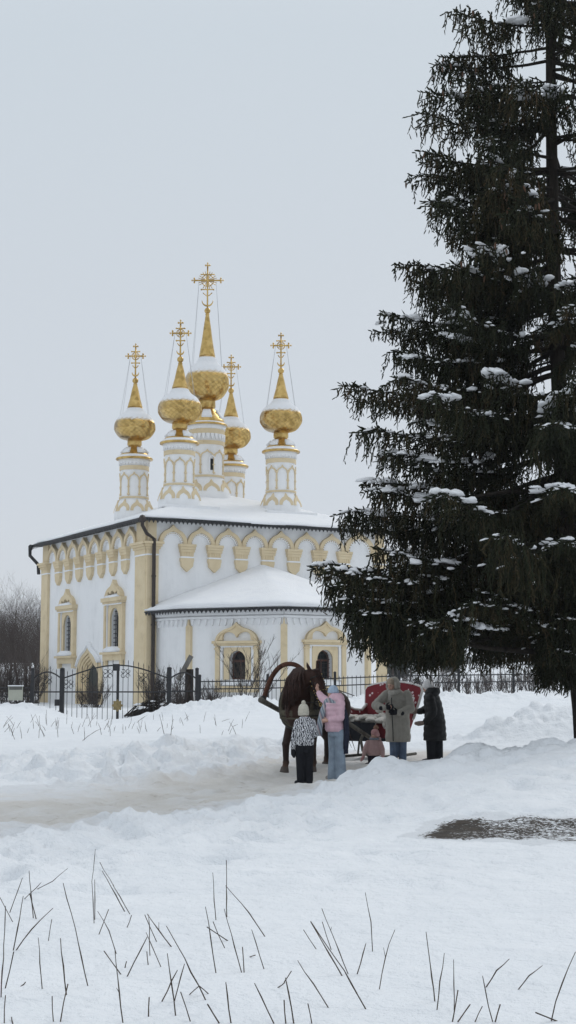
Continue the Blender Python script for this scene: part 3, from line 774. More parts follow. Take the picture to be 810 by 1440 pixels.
def tower(c, z, rad, dome, main):
    """z: dict of heights, rad: drum radius, dome: dome radius"""
    zb, zr = z['base'], z['rim']
    t = MB(); t.lathe([(rad * 1.42, zb - 0.9), (rad * 1.40, zb + .1), (rad * 1.18, zb + .55), (rad * 1.02, z['ring'] - .12), (rad, z['ring']), (rad * .985, zr - .35), (rad * 1.04, zr - .3), (rad * 1.16, zr - .05)], 40, (c[0], c[1], 0))
    tw = t.build("tower", M['plaster'], church, True)
    for p in tw.data.polygons: p.use_smooth = len(p.vertices) == 4
    m = MB()
    def ringband(za, zb_, r0, r1): m.lathe([(r0, za), (r1, za), (r1, zb_), (r0, zb_)], 40, (c[0], c[1], 0))
    ringband(z['ring'] - .05, z['ring'] + .06, rad * .9, rad + .06)
    for a, b in z['bands']: ringband(a, b, rad * .9, rad + .05)
    ogee_band_ring(m, c, rad * .995, z['nb'], z['arc'] - .42, 0.99, z['arc'], 0.085, 0.06)
    for k in range(z['nb']):
        w = 2 * math.pi * k / z['nb']; p = Vector((c[0] + (rad + .015) * math.cos(w), c[1] + (rad + .015) * math.sin(w), 0))
        m.tube([p + Vector((0, 0, z['col0'])), p + Vector((0, 0, z['arc'] - .38))], 0.055, 6)
        for zz in (z['col0'] + .05, (z['col0'] + z['arc'] - .4) / 2, z['arc'] - .42): m.ball(p + Vector((0, 0, zz)), (.1, .1, .07), 6, 4)
    # kokoshnik gables round the foot
    nk = 8; rk = rad * 1.28
    for k in range(nk):
        a = 2 * math.pi * (k + .5) / nk + z.get('kph', 0); ca, sa = math.cos(a), math.sin(a); W = rk * math.tan(math.pi / nk) * .95
        fn = lambda u, w, zz: (c[0] + ca * (rk + w - .25 * (zz - zb)) - sa * u, c[1] + sa * (rk + w - .25 * (zz - zb)) + ca * u, zz)
        m.band(arch(0, W, zb + .05, 12, zb + .55, .2), arch(0, W * .58, zb + .05, 12, zb + .32, .05), fn, -.3, .1)
    m.build("drum_trim", M['tan'], tw)
    m = MB(); nt_ = 26   # white teeth under the rim
    for zt in z['teeth']:
        for k in range(nt_):
            a = 2 * math.pi * k / nt_; ca, sa = math.cos(a), math.sin(a)
            fn = lambda u, w, zz: (c[0] + ca * (rad + w) - sa * u, c[1] + sa * (rad + w) + ca * u, zz)
            h = rad * math.pi / nt_ * .86; m.prism([(-h, zt), (0, zt - .26), (h, zt)], fn, -.02, .085)
            m.prism([(-h, zt + .002), (-h, zt + .1), (h, zt + .1), (h, zt + .002)], fn, -.02, .085)
    m.build("cornice_teeth", M['plaster'], tw)
    # gilded rim and skirt roof
    rim = z['rimr']
    lathe_uv("rim", [(rad, zr - .08), (rim, zr - .05), (rim + .02, zr), (rim, zr + .05), (rad * .9, zr + .08)], 36, M['gold'], tw, c)
    z2, zn, zd = z['skirt'], z['neck'], z['dome0']
    rn = z['rn']
    m = MB(); m.lathe(catmull([(rim * .96, zr + .05), (rim * .93, zr + .12), (rim * .82, zr + .2), (rad * .9, z2 - .05)], 3) + [(rad * .5, z2)], 30, (c[0], c[1], 0)); m.build("rim_snow", M['roof_snow'], tw, True)
    sk = lathe_uv("skirt_roof", catmull([(rad * 1.05, zr + .06), (rad * 1.03, zr + .25), (rad * .86, z2), (rn * 1.25, (z2 + zn) / 2), (rn * .86, zn - .05), (rn * .86, zn)], 4), 32, M['gold'], tw, c)
    for k in range(5):
        m = MB()
        a = 2 * math.pi * k / 5 + .5 + c[0]; n = 5; V = []; F = []
        for i in range(n + 1):
            for j in range(4):
                b = a + (i / n - .5) * .62; f = j / 3; r = (rad * .98) * (1 - f) + rn * 1.3 * f + .05; zz = (zr + .34) * (1 - f) + (z2 + zn) / 2 * f + .07
                V.append((c[0] + r * math.cos(b), c[1] + r * math.sin(b), zz)); 
        for i in range(n + 1):
            for j in range(4):
                b = a + (i / n - .5) * .62; f = j / 3; r = (rad * .9) * (1 - f) + rn * 1.2 * f; zz = (zr + .25) * (1 - f) + ((z2 + zn) / 2 - .06) * f
                V.append((c[0] + r * math.cos(b), c[1] + r * math.sin(b), zz))
        o = (n + 1) * 4
        for i in range(n):
            for j in range(3):
                q = (i * 4 + j, i * 4 + j + 1, i * 4 + j + 5, i * 4 + j + 4); F += [q, tuple(x + o for x in q[::-1])]
        for j in range(3): F += [(j, j + 1, o + j + 1, o + j), (n * 4 + j, o + n * 4 + j, o + n * 4 + j + 1, n * 4 + j + 1)]
        for i in range(n): F += [(i * 4, o + i * 4, o + i * 4 + 4, i * 4 + 4), (i * 4 + 3, i * 4 + 7, o + i * 4 + 7, o + i * 4 + 3)]
        m.add(V, F); m.build("skirt_snow", M['roof_snow'], tw, True)
    lathe_uv("neck", [(rn * .8, zn - .2), (rn * .86, zn - .05), (rn * 1.02, zn), (rn * 1.0, zd + .08), (rn * .8, zd + .12)], 28, M['gold'], tw, c)
    zm, zs, zp, zk = z['max'], z['shoulder'], z['spire'], z['ball']
    D = dome
    prof = catmull([(rn * .92, zd), (D * .72, zd + (zm - zd) * .2), (D * .97, zd + (zm - zd) * .68), (D, zm), (D * .955, zm + (zs - zm) * .42), (D * .77, zs), (D * .50, zs + (zp - zs) * .45), (D * .345, zp)], 6)
    lathe_uv("dome", prof, 48, M['gold_dome'], tw, c)
    lathe_uv("spire", [(D * .33, zp - .03), (D * .37, zp), (D * .36, zp + .04), (D * .25, zp + (zk - zp) * .33), (D * .16, zp + (zk - zp) * .66), (.085, zk - .14), (.07, zk)], 16, M['gold'], tw, c)
    m = MB(); m.ball((c[0], c[1], zk), .18, 14, 9); m.lathe([(.1, zk - .25), (.14, zk - .22), (.1, zk - .17)], 10, (c[0], c[1], 0)); me = m.mesh("finial_ball"); obj("finial_ball", me, M['gold'], tw, True)
    cr = cross_mesh(zk + .12, z['cross'], z['arm'], z['hw'], c, main)
    obj("cross", cr.mesh("cross"), M['gold'], tw, True)
    m = MB(); d = Vector((math.cos(-TH), math.sin(-TH), 0))
    for s in (-1, 1):
        for q in (-1, 1):
            a = Vector((c[0], c[1], z['arm'])) + d * s * z['hw'] * .55; n2 = Vector((-d.y, d.x, 0))
            e = Vector((c[0], c[1], zs - .02)) + (d * s * .86 + n2 * q * .5) * D * .78
            m.tube([a, e], 0.0085, 3)
    m.build("guy_wire", M['wire'], tw)
    return tw
SZ = dict(base=11.45, ring=12.32, col0=12.45, arc=13.82, bands=[(13.96, 14.2)], teeth=[14.5], rim=14.66, rimr=1.08, skirt=15.02, neck=15.5, rn=.42, dome0=15.78, max=16.58, shoulder=17.22, spire=17.78, ball=19.38, cross=21.6, arm=20.87, hw=.56, nb=8, kph=0.2)
ta, tb = 3.13, 3.23; A_, B_ = 6.32, 6.53
for (x, y) in ((ta, tb), (ta + A_, tb), (ta, tb + B_), (ta + A_, tb + B_)):
    tw = tower((x, y), SZ, .82, 1.22, False)
MZ = dict(base=12.4, ring=13.36, col0=13.5, arc=14.92, bands=[(15.2, 15.42), (15.82, 16.12)], teeth=[15.74, 16.35], rim=16.42, rimr=1.2, skirt=16.95, neck=17.5, rn=.5, dome0=17.92, max=18.98, shoulder=19.8, spire=20.56, ball=23.27, cross=26.15, arm=25.1, hw=.9, nb=8, kph=0.2)
mt = tower((ta + A_ / 2, tb + B_ / 2), MZ, 1.0, 1.29, True)
# narrow window of the main drum (facing the viewer)
cm = (ta + A_ / 2, tb + B_ / 2); 
a = R(-90) - TH + math.asin(.36); ca, sa = math.cos(a), math.sin(a)
fn = lambda u, w, z: (cm[0] + ca * (1.0 + w) - sa * u, cm[1] + sa * (1.0 + w) + ca * u, z)
m = MB(); m.band([(.2, 13.58)] + arch(0, .2, 14.35, 10) + [(-.2, 13.58)], [(.12, 13.58)] + arch(0, .12, 14.35, 10) + [(-.12, 13.58)], fn, -.05, .08); w_ = m.build("window", M['plaster'], mt)
m = MB(); m.prism([(-.08, 13.7), (.08, 13.7), (.08, 14.35), (-.08, 14.35)], fn, -.05, .02); m.build("pane", M['glass'], w_) if False else obj("window_pane", m.mesh("window_pane"), M['glass'], mt)
# flat platforms with snow at the feet of the near towers
m = MB(); m.box((ta + .1, tb - 1.15, 11.02), (3.4, .5, .16)); m.box((ta + A_, tb - 1.15, 11.02), (3.2, .5, .16)); m.build("roof_ledge", M['ledge'] if 'ledge' in M else M['plaster'], church)

# ---- apse
AP = [(0.35, 0.15), (1.0, 3.0), (4.0, 7.35), (8.9, 7.0), (11.9, 3.0), (12.6, 0.15)]
AP = [(x, -y if y > .2 else 0.15) for x, y in AP]
ZA = 5.15
mb = MB(); n = len(AP)
mb.add([(x, y, -.5) for x, y in AP] + [(x, y, ZA) for x, y in AP], [tuple(range(n)), tuple(range(2 * n - 1, n - 1, -1))] + [(k, (k + 1) % n, n + (k + 1) % n, n + k) for k in range(n)])
fac = [facet(AP[i], AP[i + 1]) for i in range(n - 1)]
WA = [(1, 0.1, 1.75, 3.15), (2, -0.12, 1.75, 3.2)]
cut = MB()
for i, c, z0, zt in WA: cut.prism(opening(c, 0.46, z0, zt), fac[i][0], .5, -.5)
obj("apse_wall", cutter(cut, mb.mesh("a"), "apse_wall"), M['plaster'], church)
for i, c, z0, zt in WA:
    fn = fac[i][0]; m = MB()
    hw = .46; n_ = 12
    out = [(c + .75, z0 - .02), (c + .75, zt - hw)] + [(c + max(-.75, min(.75, 1.3 * .75 * math.cos(math.pi * k / n_))), zt - hw + (hw + .2) * min(1, 1.6 * math.sin(math.pi * k / n_))) for k in range(1, n_)] + [(c - .75, zt - hw), (c - .75, z0 - .02)]
    m.band(out, [(c + hw, z0)] + arch(c, hw, zt - hw, n_) + [(c - hw, z0)], fn, -.05, .07)
    for s in (-1, 1):
        x = c + s * 1.08; m.prism([(x - .12, z0 - .35), (x + .12, z0 - .35), (x + .12, zt + .22), (x - .12, zt + .22)], fn, -.05, .15)
        m.prism([(x - .16, zt + .06), (x + .16, zt + .06), (x + .16, zt + .13), (x - .16, zt + .13)], fn, -.05, .19)
    m.prism([(c - 1.25, zt + .24), (c + 1.25, zt + .24), (c + 1.25, zt + .34), (c - 1.25, zt + .34)], fn, -.05, .2)
    m.prism([(c - 1.33, zt + .345), (c + 1.33, zt + .345), (c + 1.33, zt + .48), (c - 1.33, zt + .48)], fn, -.05, .27)
    g0 = zt + .485; O = arch(c, 1.16, g0, 28, g0 + .66, .24); I = []
    for k in range(29):
        a = math.pi * k / 28; I.append((c + .8 * math.cos(a), g0 + .02 + .36 * (abs(math.sin(2 * a)) ** .6 if abs(math.cos(a)) > .02 else .0) * (1 if True else 0) + .0))
    I = [(u, z + .14 * math.exp(-((u - c) / .5) ** 2)) for u, z in I]
    m.band(O, I, fn, -.05, .17); m.band(arch(c, 1.16, g0, 28, g0 + .66, .24), arch(c, 1.03, g0, 28, g0 + .55, .2), fn, .1, .22)
    m.prism([(c - 1.2, z0 - .62), (c + 1.2, z0 - .62), (c + 1.2, z0 - .32), (c - 1.2, z0 - .32)], fn, -.05, .17)
    w = m.build("window", M['tan'], church)
    m = MB(); m.prism([(c - .85, z0 - .28), (c + .85, z0 - .28), (c + .85, z0 - .1), (c - .85, z0 - .06)], fn, -.05, .2); m.build("sill", M['plaster'], w)
    m = MB()
    for s in (-1, 1): m.prism([(c + s * .87 - .07, z0 - .05), (c + s * .87 + .07, z0 - .05), (c + s * .87 + .07, zt + .22), (c + s * .87 - .07, zt + .22)], fn, -.04, .1)
    m.prism([(c - .93, zt + .16), (c + .93, zt + .16), (c + .93, zt + .235), (c - .93, zt + .235)], fn, -.04, .13); m.build("white_band", M['plaster'], w)
    m = MB(); m.prism(opening(c, hw, z0, zt), fn, -.36, -.42); m.build("pane", M['glass'], w)
    m = MB(); I2 = opening(c, hw - .07, z0 + .07, zt - .07); O2 = opening(c, hw + .005, z0, zt + .005)
    m.band(O2 + O2[:1], I2 + I2[:1], fn, -.37, -.3)
    m.prism([(c - hw, zt - hw - .1), (c + hw, zt - hw - .1), (c + hw, zt - hw + .02), (c - hw, zt - hw + .02)], fn, -.355, -.29); m.prism([(c - .03, z0), (c + .03, z0), (c + .03, zt - hw - .1), (c - .03, zt - hw - .1)], fn, -.355, -.31)
    m.build("sash", M['window_wood'], w)
    m = MB()
    for k in range(6): m.tube([fn(c - hw, -.2, z0 + .15 + .21 * k), fn(c + hw, -.2, z0 + .15 + .21 * k)], .013, 4)
    for k in range(4): m.tube([fn(c - .3 + .2 * k, -.2, z0), fn(c - .3 + .2 * k, -.2, zt - .12)], .013, 4)
    m.build("grille", M['black'], w)
# apse corner strips
for i in range(1, 5):
    a, b = Vector(AP[i - 1]), Vector(AP[i]); c_ = Vector(AP[i + 1])
    bis = ((b - a).normalized() + (c_ - b).normalized()).normalized(); nn = Vector((bis.y, -bis.x))
    fn = lambda u, w, z, b=b, bis=bis, nn=nn: (b.x + bis.x * u + nn.x * w, b.y + bis.y * u + nn.y * w, z)
    m = MB(); m.prism([(-.16, 0), (.16, 0), (.16, 4.35), (.12, 4.4), (.06, 4.42), (.0, 4.75), (-.06, 4.42), (-.12, 4.4), (-.16, 4.35)], fn, -.2, .13); m.build("pilaster", M['tan'], church)
# apse cornice with pendent teeth
m = MB()
for fn, L in fac:
    m.prism([(-L / 2 - .05, 4.72), (L / 2 + .05, 4.72), (L / 2 + .05, 4.83), (-L / 2 - .05, 4.83)], fn, -.05, .13)
    m.prism([(-L / 2 - .08, 4.9), (L / 2 + .08, 4.9), (L / 2 + .08, 5.12), (-L / 2 - .08, 5.12)], fn, -.05, .22)
    k_ = max(1, int(L / .36))
    for k in range(k_):
        u = -L / 2 + (k + .5) * L / k_
        m.prism([(u - .09, 4.71), (u - .05, 4.5), (u, 4.38), (u + .05, 4.5), (u + .09, 4.71)], fn, -.05, .1)
m.build("apse_cornice", M['plaster'], church)
# apse roof
apx = Vector((6.6, -.1)); cen = Vector((6.5, -3.0)); off = []
for x, y in AP:
    v = Vector((x, y)) - cen; v2 = cen + v + v.normalized() * .62; off.append((v2.x, v2.y if y < 0 else 0.02))
off[0] = (-.15, 0.02); off[-1] = (13.1, 0.02)
m = MB(); n = len(off)
V = [(x, y, ZA + .06) for x, y in off] + [(apx.x, .02, 7.75)]
m.add(V, [(k, k + 1, n) for k in range(n - 1)] + [tuple(range(n - 1, -1, -1)), (n - 1, 0, n)]); ar_ = m.build("apse_roof", M['black'], church)
valance(off, ZA + .06, "apse_valance", church, h=.17, pitch=.25, board=.055)
# snow over the apse roof
rows = 14; V = []; F = []; cols = []
for k in range(n - 1):
    for j in range(9): cols.append(Vector(off[k]).lerp(Vector(off[k + 1]), j / 9))
cols.append(Vector(off[-1])); nc = len(cols)
for lay in (0, 1):
    for i in range(rows + 1):
        f = i / rows
        for j, p in enumerate(cols):
            q = p.lerp(Vector((apx.x, .02)), f); z = (ZA + .06) * (1 - f) + 7.75 * f
            nzv = float(fbm(np.array([q.x]), np.array([q.y]), .6, 3, 91)[0])
            if lay == 0: z += .17 + .06 * nzv - (.07 if i == 0 else 0) + .1 * math.sin(math.pi * min(1, f * 1.0)) * .5; q = q + (p - cen).normalized() * (0.05 + .08 * nzv if i == 0 else 0)
            else: z += .012
            V.append((q.x, min(q.y, .03), z))
o = (rows + 1) * nc
for i in range(rows):
    for j in range(nc - 1):
        a = i * nc + j; q = (a, a + 1, a + nc + 1, a + nc); F += [q, tuple(x + o for x in q[::-1])]
for j in range(nc - 1): F.append((j, o + j, o + j + 1, j + 1))
for i in range(rows): F += [(i * nc, i * nc + nc, o + i * nc + nc, o + i * nc), (i * nc + nc - 1, o + i * nc + nc - 1, o + i * nc + 2 * nc - 1, i * nc + 2 * nc - 1)]
m = MB(); m.add(V, F); m.build("snow", M['roof_snow'], ar_, True)
# ------------------------------------------------------------------ fence and gate
def fpt(px, d): return at(px, 957, d)            # plan position below a pixel column
def picket_run(m, a, b, z0, z1, top=None, pitch=0.17, r=0.011, spike=True):
    a, b = Vector(a), Vector(b); L = (b - a).length; n = max(2, int(L / pitch))
    for k in range(1, n):
        p = a.lerp(b, k / n); zt = top(k / n) if top else z1
        m.tube([(p.x, p.y, z0), (p.x, p.y, zt)], r, 4)
        if spike: m.tube([(p.x, p.y, zt), (p.x, p.y, zt + 0.09)], [r * 1.7, 0.002], 4)
def post(p, z0, z1, w, name, parent):
    m = MB(); m.box((p.x, p.y, (z0 + z1) / 2), (w, w, z1 - z0)); m.ball((p.x, p.y, z1 + .03), (w * .62, w * .62, .06), 8, 4)
    return m.build(name, M['black'], parent)
def bars(m, a, b, z, r=0.022): m.box(((a.x + b.x) / 2, (a.y + b.y) / 2, z), ((b - a).length, 0.04, 2 * r), Matrix.Rotation(math.atan2(b.y - a.y, b.x - a.x), 3, 'Z'))
def fence(label, pts, zt, zr1, zr2, zb, postw=0.1, pitch=0.17):
    root = empty("metal_fence", (0, 0, 0), label=label, cat="fence", group="metal fence sections around the church yard")
    m = MB(); mp = MB()
    for i, (a, b) in enumerate(zip(pts[:-1], pts[1:])):
        dz = lambda t, i=i: zt[i] + (zt[i + 1] - zt[i]) * t
        o1, o2 = zr1 - zt[0], zr2 - zt[0]
        for off in (o1, o2):
            m.tube([(a.x, a.y, zt[i] + off), (b.x, b.y, zt[i + 1] + off)], 0.022, 4)
        picket_run(mp, a, b, zb, None, lambda t: dz(t) - .06, pitch)
    m.build("rails", M['black'], root); mp.build("pickets", M['black'], root)
    for i, p in enumerate(pts): post(p, zb - .2, zt[i] + .12, postw, "post", root)
    return root
DG = 56.5
gl = [fpt(46, DG), fpt(87.5, DG), fpt(238, DG), fpt(277, DG)]
zpx = lambda py, d: at(405, py, d).z
# left run (rail about 1.2 m up, long)
fence("black metal fence run left of the wicket, carrying the pale sign board", [fpt(-60, 57.5), fpt(-8, 57), fpt(44.5, DG)], [zpx(968, 57)] * 3, zpx(967, 57), zpx(979, 57), 0.1)
def ornament(m, c, s=0.17):
    for a in (1, -1):
        for b in (1, -1):
            q = Vector((c[0] + a * s * .55, c[1], c[2] + b * s * .5))
            m.tube([q + Vector((s * .45 * math.cos(t), 0, s * .45 * math.sin(t))) for t in [k * math.pi * 1.7 / 9 + (0.6 if a > 0 else 2.2) + b for k in range(10)]], .012, 4)
def leaf(root, a, b, zb, ztop, zmid, pitch=.19, orn=()):
    m = MB(); n = 16; P = [a.lerp(b, k / n) for k in range(n + 1)]
    m.tube([(p.x, p.y, ztop(k / n)) for k, p in enumerate(P)], .03, 6)
    m.tube([(a.x, a.y, zmid), (b.x, b.y, zmid)], .026, 4); m.tube([(a.x, a.y, zb + .12), (b.x, b.y, zb + .12)], .02, 4)
    o = m.build("gate_leaf", M['black'], root)
    m = MB(); L = (b - a).length; k_ = int(L / pitch)
    for k in range(1, k_):
        p = a.lerp(b, k / k_); m.tube([(p.x, p.y, zb), (p.x, p.y, ztop(k / k_) + .14)], .011, 4); m.tube([(p.x, p.y, ztop(k / k_) + .14), (p.x, p.y, ztop(k / k_) + .24)], [.018, .002], 4)
    m.build("pickets", M['black'], o)
    m = MB()
    for t in orn: p = a.lerp(b, t); ornament(m, (p.x, p.y - .03, ztop(t) - .3))
    m.build("scrollwork", M['black'], o); return o
def wicket(label, a, b, zt0, zarc, zb, zm):
    root = empty("wicket_gate", (a.x, a.y, 0), label=label, cat="gate", group="small arched wicket gates beside the main gate")
    l = Vector((0, 0, 0)); v = b - a; v.z = 0
    o = leaf(root, l, v, zb, lambda t: zt0 + zarc * math.sin(math.pi * t), zm, .2, (.5,))
    return root
za = zpx(955, DG)
wl_ = wicket("arched wicket gate in the fence between the sign board and the main gate", gl[0], gl[1], zpx(955, DG), zpx(945, DG) - zpx(955, DG), .4, zpx(973, DG))
wr_ = wicket("arched wicket gate with bushes behind it, right of the main gate", gl[2], gl[3], zpx(955, DG), zpx(946, DG) - zpx(955, DG), .5, zpx(972, DG))
for rt, p, s in ((wl_, gl[0], 1), (wr_, gl[3], 1)):
    q = p - Vector(rt.location); post(Vector((q.x, q.y, 0)), 0, zpx(942, DG), .13, "post", rt)
gate = empty("double_gate", tuple(gl[1])[:2] + (0,), label="wide arched double gate of thin black bars with a gold emblem", cat="gate")
g0 = Vector((0, 0, 0)); g1 = gl[2] - gl[1]; g1.z = 0; gm = g0.lerp(g1, .52)
z_lo, z_hi = zpx(954, DG), zpx(935.5, DG)
tp = lambda t: z_lo + (z_hi - z_lo) * math.sin(math.pi / 2 * t) ** 1.1
leaf(gate, g0, gm, .06, lambda t: tp(t), zpx(973, DG), .19, (.12, .42, .82)); leaf(gate, gm, g1, .06, lambda t: tp(1 - t), zpx(973, DG), .19, (.15, .5, .82))
post(g0, 0, zpx(942, DG), .17, "post", gate); post(g1, 0, zpx(941, DG), .17, "post", gate)
m = MB(); m.box((gm.x, gm.y, (0.03 + zpx(935, DG)) / 2), (.1, .06, zpx(935, DG) - .03)); m.box((gm.x - .06, gm.y - .05, zpx(938.5, DG)), (.26, .05, .26)); m.build("meeting_stile", M['black'], gate)
m = MB(); c = Vector((gm.x, gm.y - .09, zpx(992, DG)))
m.prism([(c.x + .17 * math.cos(math.pi / 4 * k + .39) * (1 if k % 2 else .97), c.z + .19 * math.sin(math.pi / 4 * k + .39)) for k in range(8)], lambda u, w, z: (u, c.y + w, z), -.025, .025)
for k in range(8): m.ball((c.x + .17 * math.cos(math.pi / 4 * k), c.y, c.z + .19 * math.sin(math.pi / 4 * k)), (.045, .03, .045), 6, 4)
M['emblem'] = simple("aged_brass", (0.26, 0.20, 0.09), .5, .4, .3, 9); m.build("emblem", M['emblem'], gate)
m = MB(); m.box((-.16, -.1, zpx(988, DG)), (.2, .06, .24)); m.build("lock_box", M['black'], gate)
# right-hand run
rp = [(281, 56.5), (376.5, 57.0), (471, 57.6), (561, 58.2), (645, 58.8), (722, 59.4), (800, 60), (900, 60.8)]
fence("long black metal fence with spiked pickets running from the wicket to the far right", [fpt(*p) for p in rp],
      [zpx(956, 56.5), zpx(955, 57), zpx(951.5, 57.6), zpx(948, 58.2), zpx(947, 58.8), zpx(946, 59.4), zpx(945, 60), zpx(944, 60.8)], zpx(958.5, 56.5), zpx(969, 56.5), .3, .1, .165)
# sign board hung on the left run
sg = empty("sign_board", tuple(at(22, 975, 56.6)), label="small pale grey-green sign board with a dark top strip, hung on the left fence", cat="sign")
M['sign'] = simple("sign_paint", (0.42, 0.43, 0.36), .6, 0, .06, 5); M['sign_dark'] = simple("sign_strip", (0.10, 0.10, 0.09), .6)
m = MB(); m.box((0, 0, 0), (.56, .05, .54)); m.build("board", M['sign'], sg)
m = MB(); m.box((0, -.028, .2), (.5, .02, .13)); m.build("header_strip", M['sign_dark'], sg)
m = MB(); m.box((0, 0, .29), (.6, .1, .04)); m.build("snow", M['roof_snow'], sg)

# ------------------------------------------------------------------ bare trees and shrubs
def branchy(rg, L, r, levels, spread, kids, up=0.25, n0=5, minr=0.004, first=0.3):
    m = MB()
    def grow(p, d, L, r, lev):
        pts = [p]; rs = [r]; q = p.copy(); dd = d.copy(); n = 5 if lev else 7
        for k in range(n):
            dd = (dd + Vector((rg.gauss(0, .10), rg.gauss(0, .10), rg.gauss(0, .05) + up * .12))).normalized(); q = q + dd * (L / n)
            pts.append(q.copy()); rs.append(max(minr, r * (1 - .78 * (k + 1) / n)))
        m.tube(pts, rs, 4 if lev else 6, cap=False)
        if lev < levels:
            K = kids[lev]
            for k in range(K):
                t = first + (1 - first) * (k + rg.random()) / K if lev == 0 else .2 + .8 * (k + rg.random()) / K
                i = min(n - 1, int(t * n)); b = pts[i].lerp(pts[i + 1], t * n - i)
                base = (pts[i + 1] - pts[i]).normalized(); az = rg.uniform(0, 6.283)
                side = Vector((math.cos(az), math.sin(az), 0)); side = (side - base * side.dot(base)).normalized()
                a = spread * rg.uniform(.6, 1.2); nd_ = (base * math.cos(a) + side * math.sin(a)).normalized()
                grow(b, nd_, L * rg.uniform(.42, .62) * (1.15 - .5 * t if lev == 0 else 1), max(minr, rs[i] * .55), lev + 1)
    grow(Vector((0, 0, -.2)), Vector((rg.gauss(0, .03), rg.gauss(0, .03), 1)).normalized(), L, r, 0)
    return m
def split_tree(seed, L, r, levels=3, kids=(16, 7, 5), spread=.7):
    rg = random.Random(seed); m = branchy(rg, L, r, levels, spread, kids, .5)
    nv = 8 * 6; nf = 7 * 6          # the first tube is the trunk
    t = MB(); t.v = m.v[:nv]; t.f = m.f[:nf]
    c = MB(); c.v = m.v[nv:]; c.f = [tuple(i - nv for i in f) for f in m.f[nf:]]
    return t.mesh("trunk", False), c.mesh("crown", False)
variants = []
for i in range(4):
    t, c = split_tree(40 + i, 9.0, .11); t.materials.append(M['bare_bark']); c.materials.append(M['bare_bark']); variants.append((t, c))
def bare_tree(x, y, sc, rz, v, label, group):
    z = ground(x, y); r = empty("bare_tree", (x, y, z), rz, label=label, cat="tree", group=group); r.scale = (sc, sc, sc)
    for me_, nm in zip(variants[v], ("trunk", "crown")): link(bpy.data.objects.new(nm, me_), r)
rg = random.Random(5)
for k in range(64):
    px = rg.uniform(-80, 72); d = rg.uniform(96, 135); p = fpt(px, d)
    bare_tree(p.x, p.y, rg.uniform(.44, .66), rg.uniform(0, 6), k % 4, "slender leafless tree in the dark grove behind the fence left of the church", "leafless trees left of the church")
def shrub(name, p, h, n, spread, seed, label, group=None, mat='bare_bark', sub=2, r=.012, lean=(0, 0), levels=1):
    rg = random.Random(seed); m = MB(); z = ground(p.x, p.y)
    for k in range(n):
        az = rg.uniform(0, 6.283); a = rg.uniform(.05, spread); d = Vector((math.cos(az) * math.sin(a) + lean[0], math.sin(az) * math.sin(a) + lean[1], math.cos(a))).normalized()
        L = h * rg.uniform(.6, 1.1); q = Vector((rg.gauss(0, .12), rg.gauss(0, .12), -.1)); pts = [q.copy()]; N = 6
        for i in range(N):
            d = (d + Vector((rg.gauss(0, .07), rg.gauss(0, .07), .05))).normalized(); q = q + d * L / N; pts.append(q.copy())
        m.tube(pts, [max(.004, r * (1 - .8 * i / N)) for i in range(N + 1)], 4, cap=False)
        for s in range(sub * 3):
            t = rg.uniform(.35, 1); i = min(N - 1, int(t * N)); b = pts[i].lerp(pts[i + 1], t * N - i)
            az = rg.uniform(0, 6.283); e = (d + Vector((math.cos(az), math.sin(az), .3)) * .6).normalized(); l = L * rg.uniform(.12, .3)
            m.tube([b, b + e * l * .5 + Vector((0, 0, .02)), b + e * l + Vector((0, 0, .06))], [r * .5, r * .4, .003], 3, cap=False)
            for _ in range(levels):
                f = rg.uniform(.3, .9); e2 = (e + Vector((rg.gauss(0, .5), rg.gauss(0, .5), .3))).normalized(); b2 = b + e * l * f
                m.tube([b2, b2 + e2 * l * .45], [r * .35, .003], 3, cap=False)
    o = m.build(name, M[mat], None, recalc=False); o.location = (p.x, p.y, z); tag(o, label, "shrub", group)
    return o
def P_(px, d): p = fpt(px, d); return Vector((p.x, p.y, 0))
M['twig'] = make_bark("shrub_twigs", (0.045, 0.036, 0.03), (0.11, 0.09, 0.075))
shrub("bare_shrub", P_(342, 63.5), 2.9, 11, .5, 1, "tall bare shrub fanning out in front of the left apse window", None, 'twig', 3, .02, (.1, 0), 3)
shrub("bare_shrub", P_(356, 64.0), 2.6, 6, .35, 12, "leaning bare shrub reaching right of the left apse window", None, 'twig', 3, .02, (.42, 0), 3)
shrub("dry_bush", P_(300, 59.5), 1.25, 46, 1.0, 2, "low tangled dry bush behind the fence just right of the wicket", None, 'bare_bark', 3, .011)
shrub("dry_bush", P_(288, 60.5), 1.2, 26, .8, 22, "smaller dry bush right against the wicket post", None, 'bare_bark', 3, .011)
shrub("dry_bush", P_(322, 59.5), .95, 24, 1.0, 23, "lowest dry bush half buried in the snow bank under the left apse window", None, 'bare_bark', 3, .011)
shrub("dry_bush", P_(137, 70), 1.3, 44, 1.0, 3, "dry twiggy bush in front of the church portal", None, 'bare_bark', 3, .013)
shrub("dry_bush", P_(120, 71), .9, 22, 1.0, 33, "small dry bush left of the church portal", None, 'bare_bark', 3, .012)
shrub("thorn_bush", P_(222, 62), 1.9, 46, .75, 4, "dark upright bush behind the gate at the church corner", None, 'bare_bark', 4, .014)
shrub("thorn_bush", P_(252, 60.0), 1.5, 34, .7, 45, "dark bush behind the right wicket", None, 'bare_bark', 4, .014)
